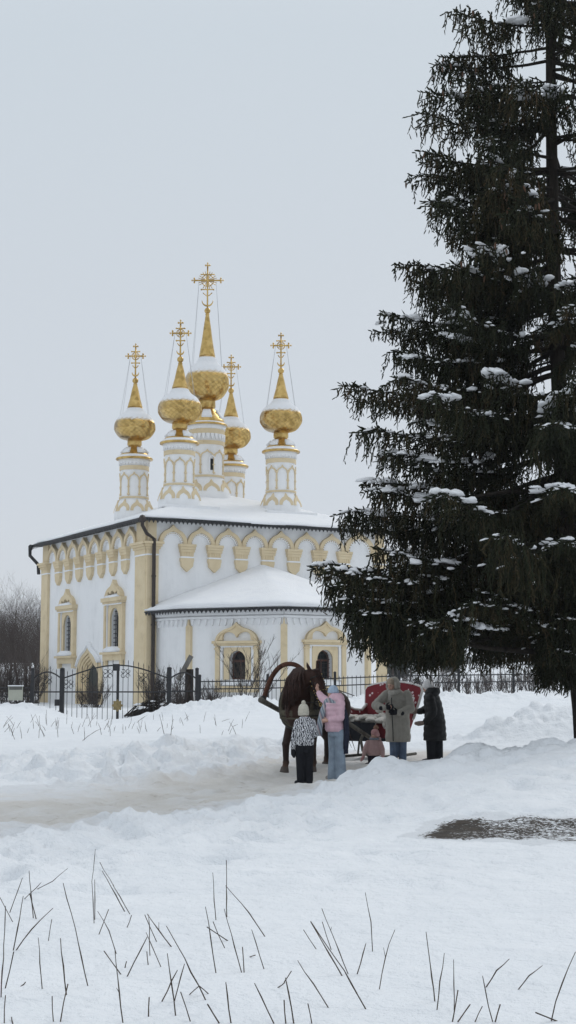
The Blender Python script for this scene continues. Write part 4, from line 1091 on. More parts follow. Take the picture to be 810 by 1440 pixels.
# branch pile with snow
bp = empty("brush_pile", tuple(P_(205, 61))[:2] + (ground(*P_(205, 61)[:2]),), label="low pile of dark cut branches dusted with snow behind the gate", cat="brush pile")
rg = random.Random(31); m = MB(); ms = MB()
for k in range(70):
    x = rg.uniform(-.5, 1.2); a = rg.uniform(.25, .8); q = Vector((x - .4, rg.uniform(-.4, .4), .05)); L = rg.uniform(.8, 1.6)
    e = q + Vector((math.cos(a), rg.uniform(-.3, .3), math.sin(a) * .8)) * L
    m.tube([q, q.lerp(e, .5) + Vector((0, 0, .12)), e], [.03, .022, .008], 4)
    for s in range(8):
        t = rg.uniform(.2, 1); b = q.lerp(e, t); m.tube([b, b + Vector((rg.uniform(-.2, .25), rg.uniform(-.15, .15), rg.uniform(-.2, .1)))], [.02, .004], 3)
    if k % 3 == 0: ms.ball(q.lerp(e, .55) + Vector((0, 0, .13)), (rg.uniform(.08, .2), .08, .04), 7, 4)
m.build("branches", M['bark'], bp); ms.build("snow", M['tree_snow'], bp, True)
# weathered wooden stand
st = empty("wooden_stand", tuple(P_(264, 61))[:2] + (.4,), label="dark wooden post stand with a slanted grey board behind the right wicket", cat="stand")
M['grey_wood'] = make_bark("grey_wood", (0.12, 0.115, 0.105), (0.24, 0.23, 0.21))
z1 = zpx(941, 61) - .4
m = MB(); m.box((.06, 0, z1 / 2), (.34, .14, z1)); m.build("post", M['bark'], st)
m = MB(); m.box((-.12, -.1, z1 + .05), (.2, .06, 1.15), Matrix.Rotation(R(28), 3, 'Y')); m.build("slanted_board", M['grey_wood'], st)
# dark thorn thicket at the foot of the grove
for k in range(9):
    shrub("bare_shrub", P_(-30 + k * 11.5, rng.uniform(84, 94)), rng.uniform(1.6, 2.8), 30, .7, 60 + k, "brushy bare shrub at the foot of the dark grove behind the left fence", "bare shrubs at the foot of the grove", 'bare_bark', 4, .016)

# ------------------------------------------------------------------ village and trees behind the right fence
def house(px, d, w, dep, hw, hr, rz, label, wall, z=None):
    p = P_(px, d); z = ground(p.x, p.y) if z is None else z
    r = empty("village_house", (p.x, p.y, z), rz, label=label, cat="house")
    m = MB(); m.prism([(-w / 2, -1), (w / 2, -1), (w / 2, hw), (0, hw + hr), (-w / 2, hw)], lambda u, v, zz: (u, v, zz), -dep / 2, dep / 2); m.build("wall", M[wall], r)
    m = MB(); o = .5; t = .28; sl = hr / (w / 2)
    m.prism([(-w / 2 - o, hw - o * sl + .02), (0, hw + hr + .02), (w / 2 + o, hw - o * sl + .02), (w / 2 + o, hw - o * sl + t), (0, hw + hr + t), (-w / 2 - o, hw - o * sl + t)], lambda u, v, zz: (u, v, zz), -dep / 2 - o, dep / 2 + o)
    rf = m.build("roof", M['roof_snow'], r)
    m = MB(); m.box((w * .18, 0, hw + hr * .9), (.6, .6, 1.4)); m.build("chimney", M['brick'], rf)
    for k in (-1, 1):
        m = MB(); m.box((k * w * .22, -dep / 2 - .03, hw * .55), (1.0, .06, 1.2)); f = m.build("window", M['plaster'], r); m = MB(); m.box((k * w * .22, -dep / 2 - .05, hw * .55), (.8, .06, 1.0)); m.build("pane", M['glass'], f)
    return r
M['brick'] = simple("house_brick", (0.16, 0.09, 0.07), .9); M['log'] = simple("log_wall", (0.12, 0.10, 0.085), .9, 0, .3, 3); M['grey_wall'] = simple("grey_wall", (0.30, 0.30, 0.29), .9)
house(662, 240, 8, 12, 1.3, 3.0, R(62), "far village house with a broad snowy roof behind the fence, right of the black coat", 'grey_wall')
house(738, 250, 7, 9, 2.6, 2.8, R(12), "far dark gabled village house behind the fence near the right tree trunk", 'log')
house(583, 260, 8, 10, 2.5, 2.6, R(80), "far low village house glimpsed between the church and the hanging spruce boughs", 'grey_wall')
house(792, 255, 8, 10, 2.4, 2.8, R(70), "far village house half hidden behind the spruce trunk", 'grey_wall')
def small_conifer(seed, h, rad):
    rg = random.Random(seed); m = MB(); V = []; F = []
    for k in range(int(h * 170)):
        t = rg.random() ** .8; z = h * (.08 + .92 * t); az = rg.uniform(0, 6.283); L = rad * (1 - t) * rg.uniform(.6, 1.15) + .1
        c, s = math.cos(az), math.sin(az); w = L * .10; dz = -L * rg.uniform(.1, .5)
        o = len(V); V += [(0, 0, z), (c * L * .6 - s * w, s * L * .6 + c * w, z + dz * .5), (c * L, s * L, z + dz), (c * L * .6 + s * w, s * L * .6 - c * w, z + dz * .5), (c * L * .6, s * L * .6, z + dz * .5 + w * .6)]
        F += [(o, o + 1, o + 4), (o + 1, o + 2, o + 4), (o + 2, o + 3, o + 4), (o + 3, o, o + 4)]
    m.add(V, F); me = m.mesh("crown", False); me.materials.append(M['far_needles'])
    t = MB(); t.tube([(0, 0, -.3), (0, 0, h * .95)], [h * .016 + .03, .02], 6); tm = t.mesh("trunk"); tm.materials.append(M['bark'])
    return tm, me
M['far_needles'] = simple("far_needles", (0.045, 0.052, 0.045), .9, 0, .4, 2)
cons = [small_conifer(70 + i, 6, 1.5) for i in range(3)]
rg = random.Random(9)
for k, (px, d, s) in enumerate([(637, 170, .85), (628, 178, .6), (560, 150, .9), (572, 160, .7), (604, 185, .7), (700, 190, .65), (770, 160, .9), (548, 165, 1.0), (588, 175, .6)]):
    p = P_(px, d); r = empty("conifer_tree", (p.x, p.y, ground(p.x, p.y)), rg.uniform(0, 6), label="small dark far-off conifer among the village houses behind the right fence", cat="tree", group="far conifers in the village"); r.scale = (s, s, s)
    for me_, nm in zip(cons[k % 3], ("trunk", "crown")): link(bpy.data.objects.new(nm, me_), r)
for k, (px, d, s) in enumerate([(690, 140, .75), (676, 145, .6), (704, 150, .65), (616, 150, .6), (600, 145, .55), (575, 140, .6), (555, 135, .7), (640, 210, .8), (720, 220, .8), (760, 150, .7), (663, 240, .8), (590, 230, .9), (742, 132, .6)]):
    p = P_(px, d); bare_tree(p.x, p.y, s, rg.uniform(0, 6), k % 4, "leafless village tree seen through the fence on the right", "leafless trees of the far village")
for k in range(16):
    shrub("bare_shrub", P_(552 + k * 15, rng.uniform(95, 125)), rng.uniform(1.3, 2.3), 26, .8, 160 + k, "dark bare shrub behind the right fence below the village", "bare shrubs behind the right fence", 'bare_bark', 3, .02)
# far belt of trees that reads as one mass
rg = random.Random(77); V = []; F = []
for k in range(2600):
    px = rg.uniform(-200, 1100); d = rg.uniform(420, 520); p = fpt(px, d)
    h = rg.uniform(3, 7) * (.75 + .5 * float(vnoise(np.array([px / 40.]), np.array([0.]), 3)[0])); z = ground(p.x, p.y) if False else 5.2; w = rg.uniform(.8, 2)
    o = len(V)
    for a in (0, 2.1, 4.2): V.append((p.x + w * math.cos(a), p.y + w * math.sin(a), z + h * .25))
    V += [(p.x + rg.gauss(0, .3), p.y, z + h), (p.x, p.y, z - 2)]
    F += [(o, o + 1, o + 3), (o + 1, o + 2, o + 3), (o + 2, o, o + 3), (o, o + 4, o + 1), (o + 1, o + 4, o + 2), (o + 2, o + 4, o)]
m = MB(); m.add(V, F); tag(m.build("far_woods", M['far_needles'], None, recalc=False), kind="stuff")

# ------------------------------------------------------------------ dry stalks in the snow
SA = [[(3,430),(16,170)],[(36,216),(0,146)],[(28,190),(65,90)],[(38,300),(67,142)],[(46,302),(90,235),(150,176)],[(15,412),(40,300)],[(95,205),(82,70)],[(103,207),(85,135)],[(70,152),(118,103)],[(107,122),(150,100),(192,63)],[(120,412),(109,260)],[(138,270),(148,208)],[(62,404),(74,387)],[(250,400),(215,235),(180,105)],[(268,222),(262,100),(272,8)],[(270,210),(270,95)],[(355,187),(290,70)],[(370,196),(283,45)],[(362,236),(375,196)],[(282,254),(309,180)],[(331,308),(310,240),(278,185)],[(350,506),(325,290)],[(344,368),(296,298)],[(356,348),(360,328)],[(362,377),(420,258)],[(422,338),(418,300)],[(427,315),(424,195)],[(446,275),(412,195)],[(488,291),(418,193)],[(458,347),(415,245)],[(585,443),(525,320),(474,227)],[(540,425),(568,398)],[(593,428),(570,398)],[(500,487),(478,305)],[(461,442),(505,353)],[(497,445),(526,335)],[(423,493),(425,430)],[(542,506),(515,415)],[(624,506),(593,450)],[(172,506),(193,392)],[(189,430),(172,262)],[(152,506),(148,427)],[(12,506),(15,425)],[(36,506),(33,487)],[(615,213),(606,75)],[(646,205),(645,40)],[(754,261),(710,190),(642,112)],[(615,363),(600,260),(585,172)],[(640,293),(606,215)],[(648,272),(590,230)],[(688,362),(638,178)],[(695,360),(690,287)],[(752,353),(715,237)],[(712,318),(726,310)],[(658,506),(643,387)],[(780,506),(726,390)],[(792,408),(810,388)]]
SB = [[(88,286),(52,232)],[(122,452),(37,317)],[(160,361),(72,210)],[(226,460),(165,345),(72,208)],[(177,356),(104,173)],[(130,290),(105,210)],[(245,296),(240,210),(224,128)],[(202,360),(226,270)],[(264,398),(280,310),(305,232)],[(76,494),(66,438)],[(26,494),(5,365)],[(0,382),(20,347)],[(4,494),(0,428)],[(418,433),(405,330),(392,238)],[(424,460),(444,297)],[(472,457),(470,315)],[(467,494),(482,400)],[(482,494),(515,440)],[(530,494),(549,445)],[(560,395),(590,345),(626,313)],[(650,402),(680,360),(717,331)],[(579,494),(550,360)],[(586,494),(598,440)],[(742,494),(770,380),(812,294)],[(756,494),(698,462)]]
lines = [[(x / 2.025, 1190 + y / 2.025) for x, y in s] for s in SA] + [[(400 + x / 1.976, 1190 + y / 1.976) for x, y in s] for s in SB]
rg = random.Random(3)
def stalk(pts, r, label, group):
    P0 = pts[0]; m = MB(); L = sum((b - a).length for a, b in zip(pts[:-1], pts[1:]))
    # resample with nodes
    Q = [pts[0]];
    for a, b in zip(pts[:-1], pts[1:]):
        n = max(2, int((b - a).length / .06))
        Q += [a.lerp(b, (k + 1) / n) + Vector((rg.gauss(0, .0016), rg.gauss(0, .0016), 0)) for k in range(n)]
    n = len(Q); rs = [r * (1 - .55 * k / n) * (1.45 if k % 4 == 2 else 1) for k in range(n)]
    d = (Q[1] - Q[0]).normalized(); Q = [Q[0] - d * .12] + Q; rs = [rs[0]] + rs
    m.tube([q - P0 for q in Q], rs, 5)
    for k in range(3, n - 1):
        if rg.random() < .10:
            e = (Q[k] - Q[k - 1]).normalized(); s = Vector((rg.gauss(0, 1), rg.gauss(0, .5), .6)).normalized(); l = rg.uniform(.015, .05)
            m.tube([Q[k] - P0, Q[k] - P0 + (e + s).normalized() * l], [r * .6, .001], 4)
    o = m.build("dry_stalk", M['stalk'], None); o.location = P0; tag(o, label, "stalk", group)
for s in lines:
    b = G(*s[0]); dy = rg.uniform(-.12, .12); L = [b]
    for k, q in enumerate(s[1:]): L.append(at(q[0], q[1], b.y + dy * (k + 1) / (len(s) - 1)))
    stalk(L, rg.uniform(.0024, .0036), "thin dry weed stalk poking out of the foreground snow", "dry stalks in the foreground snow")
for k in range(105):
    px = rg.uniform(-5, 345); py = rg.uniform(1016, 1042) - (6 if px > 120 else 0); 
    if px > 200 and rg.random() < .35: continue
    b = G(px, py); h = rg.uniform(.12, .42) * (1.1 if px < 130 else .8); a = rg.gauss(0, .5)
    stalk([b, b + Vector((math.sin(a) * h * .5, rg.gauss(0, .1) * h, math.cos(a) * h * .55)), b + Vector((math.sin(a) * h * 1.05, rg.gauss(0, .2) * h, math.cos(a) * h))], 0.0055, "short dry weed stalk on the snowy rise before the gate", "dry stalks on the rise before the gate")
# ------------------------------------------------------------------ the old spruce
TX, TY = 5.12, 27.0
TZ = ground(TX, TY)
tree = empty("spruce_tree", (TX, TY, TZ), label="tall dark old spruce with drooping snow-laden boughs on the right", cat="tree")
trg = random.Random(21)
HT = 21.5 - TZ
tz = lambda z: z - TZ
m = MB(); pts = []; rs = []
for k in range(24):
    z = HT * k / 23; pts.append((.03 * math.sin(z * .5) + .46 * math.exp(-z / 2.6) - .05, .04 * math.cos(z * .4), z - .15 if k == 0 else z)); rs.append(.025 + .165 * (1 - z / HT) ** .85 + (.08 if k == 0 else 0))
m.tube(pts, rs, 12); trunk = m.build("trunk", M['bark'], tree, True)
RZ = [(1.8, 1.5), (2.6, 3.4), (3.4, 4.4), (4.4, 4.3), (5.5, 4.1), (7.1, 4.0), (8.4, 3.35), (9.6, 2.9), (11, 2.75), (12.4, 2.5), (13.4, 2.3), (14.6, 1.95), (17, 1.3), (19.5, .7), (21.4, .15)]
def crown_r(z):
    for (a, ra), (b, rb) in zip(RZ[:-1], RZ[1:]):
        if a <= z <= b: return ra + (rb - ra) * (z - a) / (b - a)
    return .3
limbs = []   # (points list, length)
def limb(z0, az, L, tipdz, curve):
    """z0 on the trunk (world), ends L out and tipdz from z0; curve bends it down in the middle"""
    P = []; n = 14; wob = trg.uniform(-.12, .12)
    for k in range(n + 1):
        t = k / n; a = az + wob * t * t
        z = z0 - TZ + tipdz * t - curve * L * math.sin(math.pi * min(1, t * 1.05)) * (.6 + .4 * t)
        P.append(Vector((math.cos(a) * L * t, math.sin(a) * L * t, z + trg.gauss(0, .012) * L * .3)))
    limbs.append((P, L))
# boughs that make the outline on the left
TIPS = [(636, 19, 0), (611, 93, 0), (585, 166, 0), (606, 129, 1), (597, 212, 1), (580, 247, 0), (600, 285, 1), (561, 369, 0), (652, 318, 1), (640, 334, 1), (668, 350, 1), (625, 375, 1), (590, 400, 1), (538, 449, 0), (531, 462, 1), (564, 502, 1), (547, 533, 1), (477, 547, 0), (505, 560, 1), (510, 604, 1), (535, 640, 1), (510, 676, 0), (482, 716, 0), (492, 735, 1), (520, 690, 1), (440, 797, 0), (470, 812, 1), (455, 805, 1), (500, 860, 1), (470, 822, 1), (480, 838, 1), (488, 852, 1), (496, 872, 1), (510, 845, 1), (530, 820, 1), (503, 889, 0), (525, 880, 1), (540, 900, 1)]
for px, py, sec in TIPS:
    d = TY + trg.uniform(-1.0, .6) * (1.6 if sec else .8); p = at(px, py, d); v = Vector((p.x - TX, p.y - TY)); L = v.length; az = math.atan2(v.y, v.x)
    low = max(0, min(1, (12 - p.z) / 8)); drop = L * (.02 + .16 * low) * trg.uniform(.7, 1.2)
    limb(p.z + drop, az, L, -drop, .06 + .06 * low)
# all the others
z = 2.75
while z < 20.8:
    zz = z + trg.uniform(-.3, .3); az = trg.uniform(0, 6.283)
    left = abs((az % 6.283) - math.pi) < .75
    if True:
        L = crown_r(zz) * (trg.uniform(.35, .92) if left else trg.uniform(.62, 1.08)) * (.62 if left and 9.6 < zz < 10.5 else 1)
        if zz < 3.4 and math.sin(az) < -.2: L *= .8
        low = max(0, min(1, (13 - zz) / 9)); drop = L * trg.uniform(-.12, .12 + .32 * low)
        limb(zz + drop * .6, az, L, -drop * .7, trg.uniform(.02, .16))
    z += .08 if z < 8 else .088
# two bare low limbs seen under the crown, and the low skirt beside the trunk
bare = []
for (px0, py0, px1, py1, d) in ((790, 905, 612, 893, 26.4), (800, 925, 700, 902, 27.5)):
    pass
for px, py, d in ((765, 860, 25.6), (745, 875, 25.2), (775, 885, 25.4), (800, 870, 25.0), (715, 850, 25.3), (760, 905, 25.8), (790, 915, 25.2), (770, 930, 26.0), (640, 880, 24.6), (600, 885, 24.9), (620, 870, 24.4), (660, 850, 24.3), (570, 875, 25.3)):
    p = at(px, py, d); v = Vector((p.x - TX, p.y - TY)); L = max(.7, v.length); limb(p.z + .16 * L, math.atan2(v.y, v.x), L, -.16 * L, .07)
mw = MB(); tw_o = []; tw_d = []; tw_l = []; tw_w = []; tw_t = []
snow_at = []; cone_at = []
def addtwig(o, d, l, w, t): tw_o.append(o); tw_d.append(d); tw_l.append(l); tw_w.append(w); tw_t.append(t)
for P, L in limbs:
    n = len(P) - 1
    r0 = .012 + .011 * L
    mw.tube(P, [max(.006, r0 * (1 - .85 * k / n)) for k in range(n + 1)], 5, cap=False)
    az = math.atan2(P[-1].y, P[-1].x); zw = P[0].z + TZ
    brown = trg.uniform(0, .3)
    cs = trg.uniform(0, 99); clump = lambda t: .3 + 1.25 * float(vnoise(np.array([t * L * 1.7 + cs]), np.array([cs]), 5)[0])
    S = max(10, int(L / .09)); start = (.2 if zw < 9 else .3) if L > 1.2 else .05
    hang = (.34 + .5 * trg.random()) * (1.1 if zw < 15 else .8); dens = trg.uniform(.4, 1.0); hang *= 1.55 if zw < 4.2 else 1
    for s in range(S):
        t = start + (1 - start) * (s + trg.random()) / S; i = min(n - 1, int(t * n)); b = P[i].lerp(P[i + 1], t * n - i); fw = (P[i + 1] - P[i]).normalized()
        sd = Vector((-fw.y, fw.x, 0)).normalized() * (1 if s % 2 else -1)
        ang = trg.uniform(.55, 1.1); l = (.55 + .6 * clump(t)) * (.18 + .62 * (1 - t) ** .8 * min(1.2, L / 3)) * trg.uniform(.5, 1.15) + .06
        d = (fw * math.cos(ang) + sd * math.sin(ang) + Vector((0, 0, trg.uniform(-.35, .12)))).normalized()
        e = b + d * l - Vector((0, 0, .12 * l))
        if l > .25: mw.tube([b, b.lerp(e, .55) + Vector((0, 0, .015)), e], [.008, .006, .003], 3, cap=False)
        # clothing of the side twig
        K = max(2, int(l / .06))
        for k in range(K):
            f = (k + .5) / K; q = b.lerp(e, f)
            dd = (d + Vector((trg.gauss(0, .35), trg.gauss(0, .35), trg.gauss(.05, .3)))).normalized(); addtwig(q, dd, trg.uniform(.08, .15), trg.uniform(.012, .02), .15 + .35 * trg.random())
            # pendulous branchlets
            hl = hang * clump(t) * (.2 + .95 * trg.random() ** 1.4) * (1 - .4 * t ** 3) * (.65 if l < .22 else 1)
            if trg.random() < dens:
                dd = Vector((d.x * .22 + trg.gauss(0, .16), d.y * .22 + trg.gauss(0, .16), -1)).normalized(); tt = min(1, .1 + brown + .45 * trg.random())
                g = max(2, int(hl / .085)); qq = q
                for j in range(g):
                    addtwig(qq, (dd + Vector((trg.gauss(0, .18), trg.gauss(0, .18), 0))).normalized(), hl / g * 1.35, trg.uniform(.012, .021) * (1 - .5 * j / g), tt); dd = (dd + Vector((trg.gauss(0, .1), trg.gauss(0, .1), -.1))).normalized()
                    qq = qq + dd * (hl / g)
                    if trg.random() < .7: addtwig(qq, (dd + Vector((trg.gauss(0, .6), trg.gauss(0, .6), .2))).normalized(), trg.uniform(.06, .13), .012, tt)
        if zw > 9.0 and t > .45 and trg.random() < .10: cone_at.append(e)
    # upright sprigs at the tip
    for s in range(9):
        t = trg.uniform(.72, 1); i = min(n - 1, int(t * n)); b = P[i].lerp(P[i + 1], t * n - i); fw = (P[i + 1] - P[i]).normalized()
        dd = (fw * .8 + Vector((trg.gauss(0, .45), trg.gauss(0, .45), trg.uniform(0, .8)))).normalized(); addtwig(b, dd, trg.uniform(.1, .22), .018, .2 + .2 * trg.random())
    for s in range(int(L * 9)):
        t = trg.uniform(.3, 1); i = min(n - 1, int(t * n)); b = P[i].lerp(P[i + 1], t * n - i)
        addtwig(b, Vector((trg.gauss(0, 1), trg.gauss(0, 1), trg.gauss(.2, .6))).normalized(), trg.uniform(.08, .16), .02, .2 + .3 * trg.random())
    # thin snow along the twigs
    for s in range(int(L * (7 if zw < 9 else 3))):
        t = trg.uniform(.45, 1) ** .8; i = min(n - 1, int(t * n)); b = P[i].lerp(P[i + 1], t * n - i); fw = (P[i + 1] - P[i]).normalized()
        sd = Vector((-fw.y, fw.x, 0)).normalized() * trg.gauss(0, .16); sd.z = -.35 * sd.length; k_ = trg.uniform(.02, .05)
        snow_at.append((b + sd + Vector((0, 0, .02)), (fw * .6 + sd * 3).normalized(), k_ * trg.uniform(1.2, 2.6), k_ * .6))
    # snow lodged on the bough
    pr = .42 if 3.9 < zw < 9 else .16
    if L > .9:
        for s in range(int(1 + L * 1.5)):
            if trg.random() < pr:
                t0 = trg.uniform(.40, .96) if s else trg.uniform(.8, .97); big = trg.random() ** 2
                for q in range(3 + int(9 * big)):
                    t = min(.99, t0 + trg.gauss(0, .03 + .03 * big)); i = min(n - 1, int(t * n)); b = P[i].lerp(P[i + 1], t * n - i); fw = (P[i + 1] - P[i]).normalized()
                    sd = Vector((-fw.y, fw.x, -.15)).normalized() * trg.gauss(0, .12 + .2 * big)
                    k_ = trg.uniform(.04, .11) * (.85 + .5 * big) * (1 if zw < 9 else .8)
                    snow_at.append((b + sd + Vector((0, 0, .025 - .25 * sd.length ** 1.5)), (fw + sd * 2).normalized(), k_ * trg.uniform(.9, 1.8), k_ * trg.uniform(.45, .8)))
q_ = [at(800, 915, 26.6), at(745, 916, 26.2), at(690, 912, 25.8), at(650, 905, 25.5), at(625, 896, 25.3), at(612, 885, 25.2)]
mw.tube([p - Vector((TX, TY, TZ)) for p in q_], [.06, .055, .045, .038, .03, .02], 6, cap=False)
q_ = [at(795, 700, 26.8), at(745, 690, 26.0), at(700, 693, 25.4), at(660, 700, 25.0)]
mw.tube([p - Vector((TX, TY, TZ)) for p in q_], [.05, .045, .035, .02], 6, cap=False)
mw.build("boughs", M['bark'], tree, True, recalc=False)
# needle sprays: each a tapered three-sided spindle with a ragged edge
O = np.array([tuple(v) for v in tw_o]); D = np.array([tuple(v) for v in tw_d]); Ls = np.array(tw_l)[:, None]; Ws = np.array(tw_w)[:, None]; T = np.array(tw_t)
zt_ = O[:, 2] + np.minimum(0, D[:, 2]) * Ls[:, 0] + TZ; rad_ = np.hypot(O[:, 0], O[:, 1]); jit_ = .12 + .55 * fbm(O[:, 0], O[:, 1], 2.2, 2, 17)
lim_ = np.where((O[:, 0] > -2.1) & (O[:, 0] < -.7) & (O[:, 1] < .5), 2.5, np.where(rad_ < 1.15, 1.35, 1.85)) + jit_ * np.where(O[:, 0] < -2.1, 1, .6)
ok_ = zt_ > lim_; O, D, Ls, Ws, T = O[ok_], D[ok_], Ls[ok_], Ws[ok_], T[ok_]
N = len(O); up = np.where(np.abs(D[:, 2:3]) > .85, np.array([[1., 0, 0]]), np.array([[0, 0, 1.]]))
A = np.cross(D, up); A /= np.linalg.norm(A, axis=1, keepdims=True); B = np.cross(A, D)
ph = nrg.uniform(0, 6.28, (N, 1)); V = []
for f, w in ((0.0, .45), (.35, 1.0), (.75, .8)):
    for k in range(3):
        a = ph + 2.094 * k; ww = Ws * w * nrg.uniform(.45, 1.5, (N, 1)); ff = f + nrg.uniform(-.08, .08, (N, 1))
        V.append(O + D * Ls * ff + (A * np.cos(a) + B * np.sin(a)) * ww)
V.append(O + D * Ls)
V = np.stack(V, 1); base = (np.arange(N) * 10)[:, None]
quads = np.array([[r * 3 + k, r * 3 + (k + 1) % 3, r * 3 + 3 + (k + 1) % 3, r * 3 + 3 + k] for r in range(2) for k in range(3)])
tris = np.array([[6 + k, 6 + (k + 1) % 3, 9] for k in range(3)])
me = fast_mesh("crown", V.reshape(-1, 3), [(base[:, :, None] + quads[None]).reshape(-1, 4), (base[:, :, None] + tris[None]).reshape(-1, 3)])
a_ = me.attributes.new("tint", 'FLOAT', 'POINT'); a_.data.foreach_set("value", np.repeat(np.clip(T + nrg.normal(0, .06, N), 0, 1), 10).astype(np.float32))
obj("crown", me, M['needles'], tree)
print("twigs", N, "limbs", len(limbs))
# snow pads
ico = bmesh.new(); bmesh.ops.create_icosphere(ico, subdivisions=2, radius=1); ico.verts.index_update()
IV = np.array([tuple(v.co) for v in ico.verts]); IF = np.array([[v.index for v in f.verts] for f in ico.faces]); ico.free()
VV = []; FF = []; o = 0
for c, fw, l, h in snow_at:
    fw = Vector(fw); sd = Vector((-fw.y, fw.x, 0)).normalized(); upv = fw.cross(sd); upv = -upv if upv.z < 0 else upv
    q = IV * np.array([l, l * trg.uniform(.5, .95), h])
    s = trg.randint(0, 999); dsp = 1 + .8 * fbm(IV[:, 0] * 1.5 + s, IV[:, 1] * 1.5 + IV[:, 2] * 1.1, 1.1, 3, s)
    q = q * dsp[:, None]; q[:, 2] = np.where(q[:, 2] < 0, q[:, 2] * .35, q[:, 2])
    Rm = np.array([tuple(fw), tuple(sd), tuple(upv)])
    VV.append(q @ Rm + np.array(tuple(c))); FF.append(IF + o); o += len(IV)
me = fast_mesh("snow_load", np.concatenate(VV), [np.concatenate(FF)]); so_ = obj("snow_load", me, M['tree_snow'], tree, True); so_['kind'] = 'stuff'
# hanging cones
m = MB(); m.lathe([(.004, 0), (.017, -.02), (.02, -.06), (.015, -.1), (.004, -.13)], 6); cme = m.mesh("cone"); cme.materials.append(M['cone'])
cone_at.sort(key=lambda p: p.y); one = []
for k, p in enumerate(cone_at):
    if k < 100:
        for j in range(1):
            c = link(bpy.data.objects.new("cone", cme), tree); c.location = p; c.rotation_euler = (trg.gauss(0, .15), trg.gauss(0, .15), 0)
    else: one.append(p)
m = MB()
for p in one: m.lathe([(.004, 0), (.017, -.02), (.02, -.06), (.015, -.1), (.004, -.13)], 5, tuple(p))
if one: m.build("cones", M['cone'], tree)['kind'] = 'stuff'
# ------------------------------------------------------------------ people, horse, sleigh
M['skin'] = simple("skin", (0.55, 0.33, 0.25), .55, 0, .06, 6)
M['eye'] = simple("eye_dark", (0.03, 0.02, 0.018), .3)
M['lip'] = simple("lips", (0.42, 0.17, 0.15), .5)
def cloth(name, col, var=.12, sc=14, rough=.9, b=.4, bd=.01, bs=60):
    m, nt, bb = new_mat(name); co = objco(nt); f = noise(nt, co, sc)
    nt.links.new(ramp(nt, f, [(0.3, tuple(c * (1 - var) for c in col)), (0.7, tuple(min(1, c * (1 + var)) for c in col))]), bb.inputs["Base Color"])
    bb.inputs["Roughness"].default_value = rough; bb.inputs["Specular IOR Level"].default_value = 0.3
    mp = nd(nt, "ShaderNodeMapping"); mp.inputs["Scale"].default_value = (1.6, 1.6, .7); nt.links.new(co, mp.inputs[0])
    fold = noise(nt, mp.outputs[0], 9, 3, .5)
    bump(nt, bb, addm(nt, addm(nt, fold, 3.0, "MULTIPLY"), addm(nt, noise(nt, co, bs), b, "MULTIPLY")), .7, .014); return m
M['pink'] = cloth("pink_nylon", (0.66, 0.44, 0.51), .1, 9, .65)
M['denim_pale'] = cloth("pale_denim", (0.25, 0.31, 0.38), .2, 7)
M['denim'] = cloth("blue_denim", (0.10, 0.14, 0.21), .25, 7)
M['wool_blue'] = cloth("pale_blue_wool", (0.38, 0.48, 0.60), .12, 40)
M['wool_cream'] = cloth("cream_wool", (0.55, 0.52, 0.44), .12, 40)
M['wool_white'] = cloth("white_wool", (0.68, 0.67, 0.67), .1, 40)
M['navy'] = cloth("navy_wool", (0.018, 0.022, 0.04), .25, 20)
M['black_cloth'] = cloth("black_cloth", (0.009, 0.010, 0.014), .25, 9)
M['black_puffer'] = cloth("black_puffer", (0.006, 0.0065, 0.008), .2, 9, .6)
M['beige'] = cloth("beige_puffer", (0.30, 0.285, 0.25), .08, 9, .75)
M['beige_knit'] = cloth("beige_knit", (0.36, 0.29, 0.22), .12, 40)
M['fur'] = cloth("pale_fur", (0.42, 0.40, 0.36), .25, 50, .95, .9, .02, 70)
M['dusty_pink'] = cloth("dusty_pink_nylon", (0.42, 0.28, 0.27), .08, 9, .75)
M['rose_knit'] = cloth("rose_knit", (0.44, 0.24, 0.24), .12, 40)
M['pom'] = cloth("brown_fur", (0.26, 0.15, 0.11), .3, 60, .95, .9, .02, 80)
M['plum'] = cloth("plum_cloth", (0.022, 0.016, 0.028), .2, 9)
M['taupe'] = cloth("taupe_mitten", (0.20, 0.155, 0.14), .15, 30)
M['boot_light'] = cloth("pale_boot", (0.30, 0.28, 0.26), .15, 9)
M['grey_scarf'] = cloth("grey_scarf", (0.19, 0.22, 0.26), .2, 20)
def pattern_mat():
    m, nt, b = new_mat("patterned_jacket"); co = objco(nt)
    wv = nd(nt, "ShaderNodeTexWave"); wv.inputs["Scale"].default_value = 9; wv.inputs["Distortion"].default_value = 9; wv.inputs["Detail"].default_value = 2; wv.inputs["Detail Scale"].default_value = 2.2
    nt.links.new(co, wv.inputs["Vector"]); c = ramp(nt, wv.outputs["Fac"], [(.46, (.03, .032, .045)), (.54, (.66, .67, .70))]); nt.links.new(c, b.inputs["Base Color"]); b.inputs["Roughness"].default_value = .7; return m
M['pattern'] = pattern_mat()
def plaid_mat():
    m, nt, b = new_mat("striped_scarf"); co = objco(nt); sp = nd(nt, "ShaderNodeSeparateXYZ"); nt.links.new(co, sp.inputs[0])
    f = addm(nt, addm(nt, sp.outputs[0], addm(nt, sp.outputs[2], .3, "MULTIPLY")), 9.0, "MULTIPLY"); fr = nd(nt, "ShaderNodeMath", operation="FRACT"); nt.links.new(f, fr.inputs[0])
    c = ramp(nt, fr.outputs[0], [(.15, (.17, .21, .26)), (.3, (.42, .44, .46)), (.5, (.38, .28, .29)), (.65, (.11, .14, .19)), (.9, (.36, .40, .43))]); nt.links.new(c, b.inputs["Base Color"]); b.inputs["Roughness"].default_value = .95
    bump(nt, b, noise(nt, co, 90), .4, .006); return m
M['plaid'] = plaid_mat()
V3 = Vector
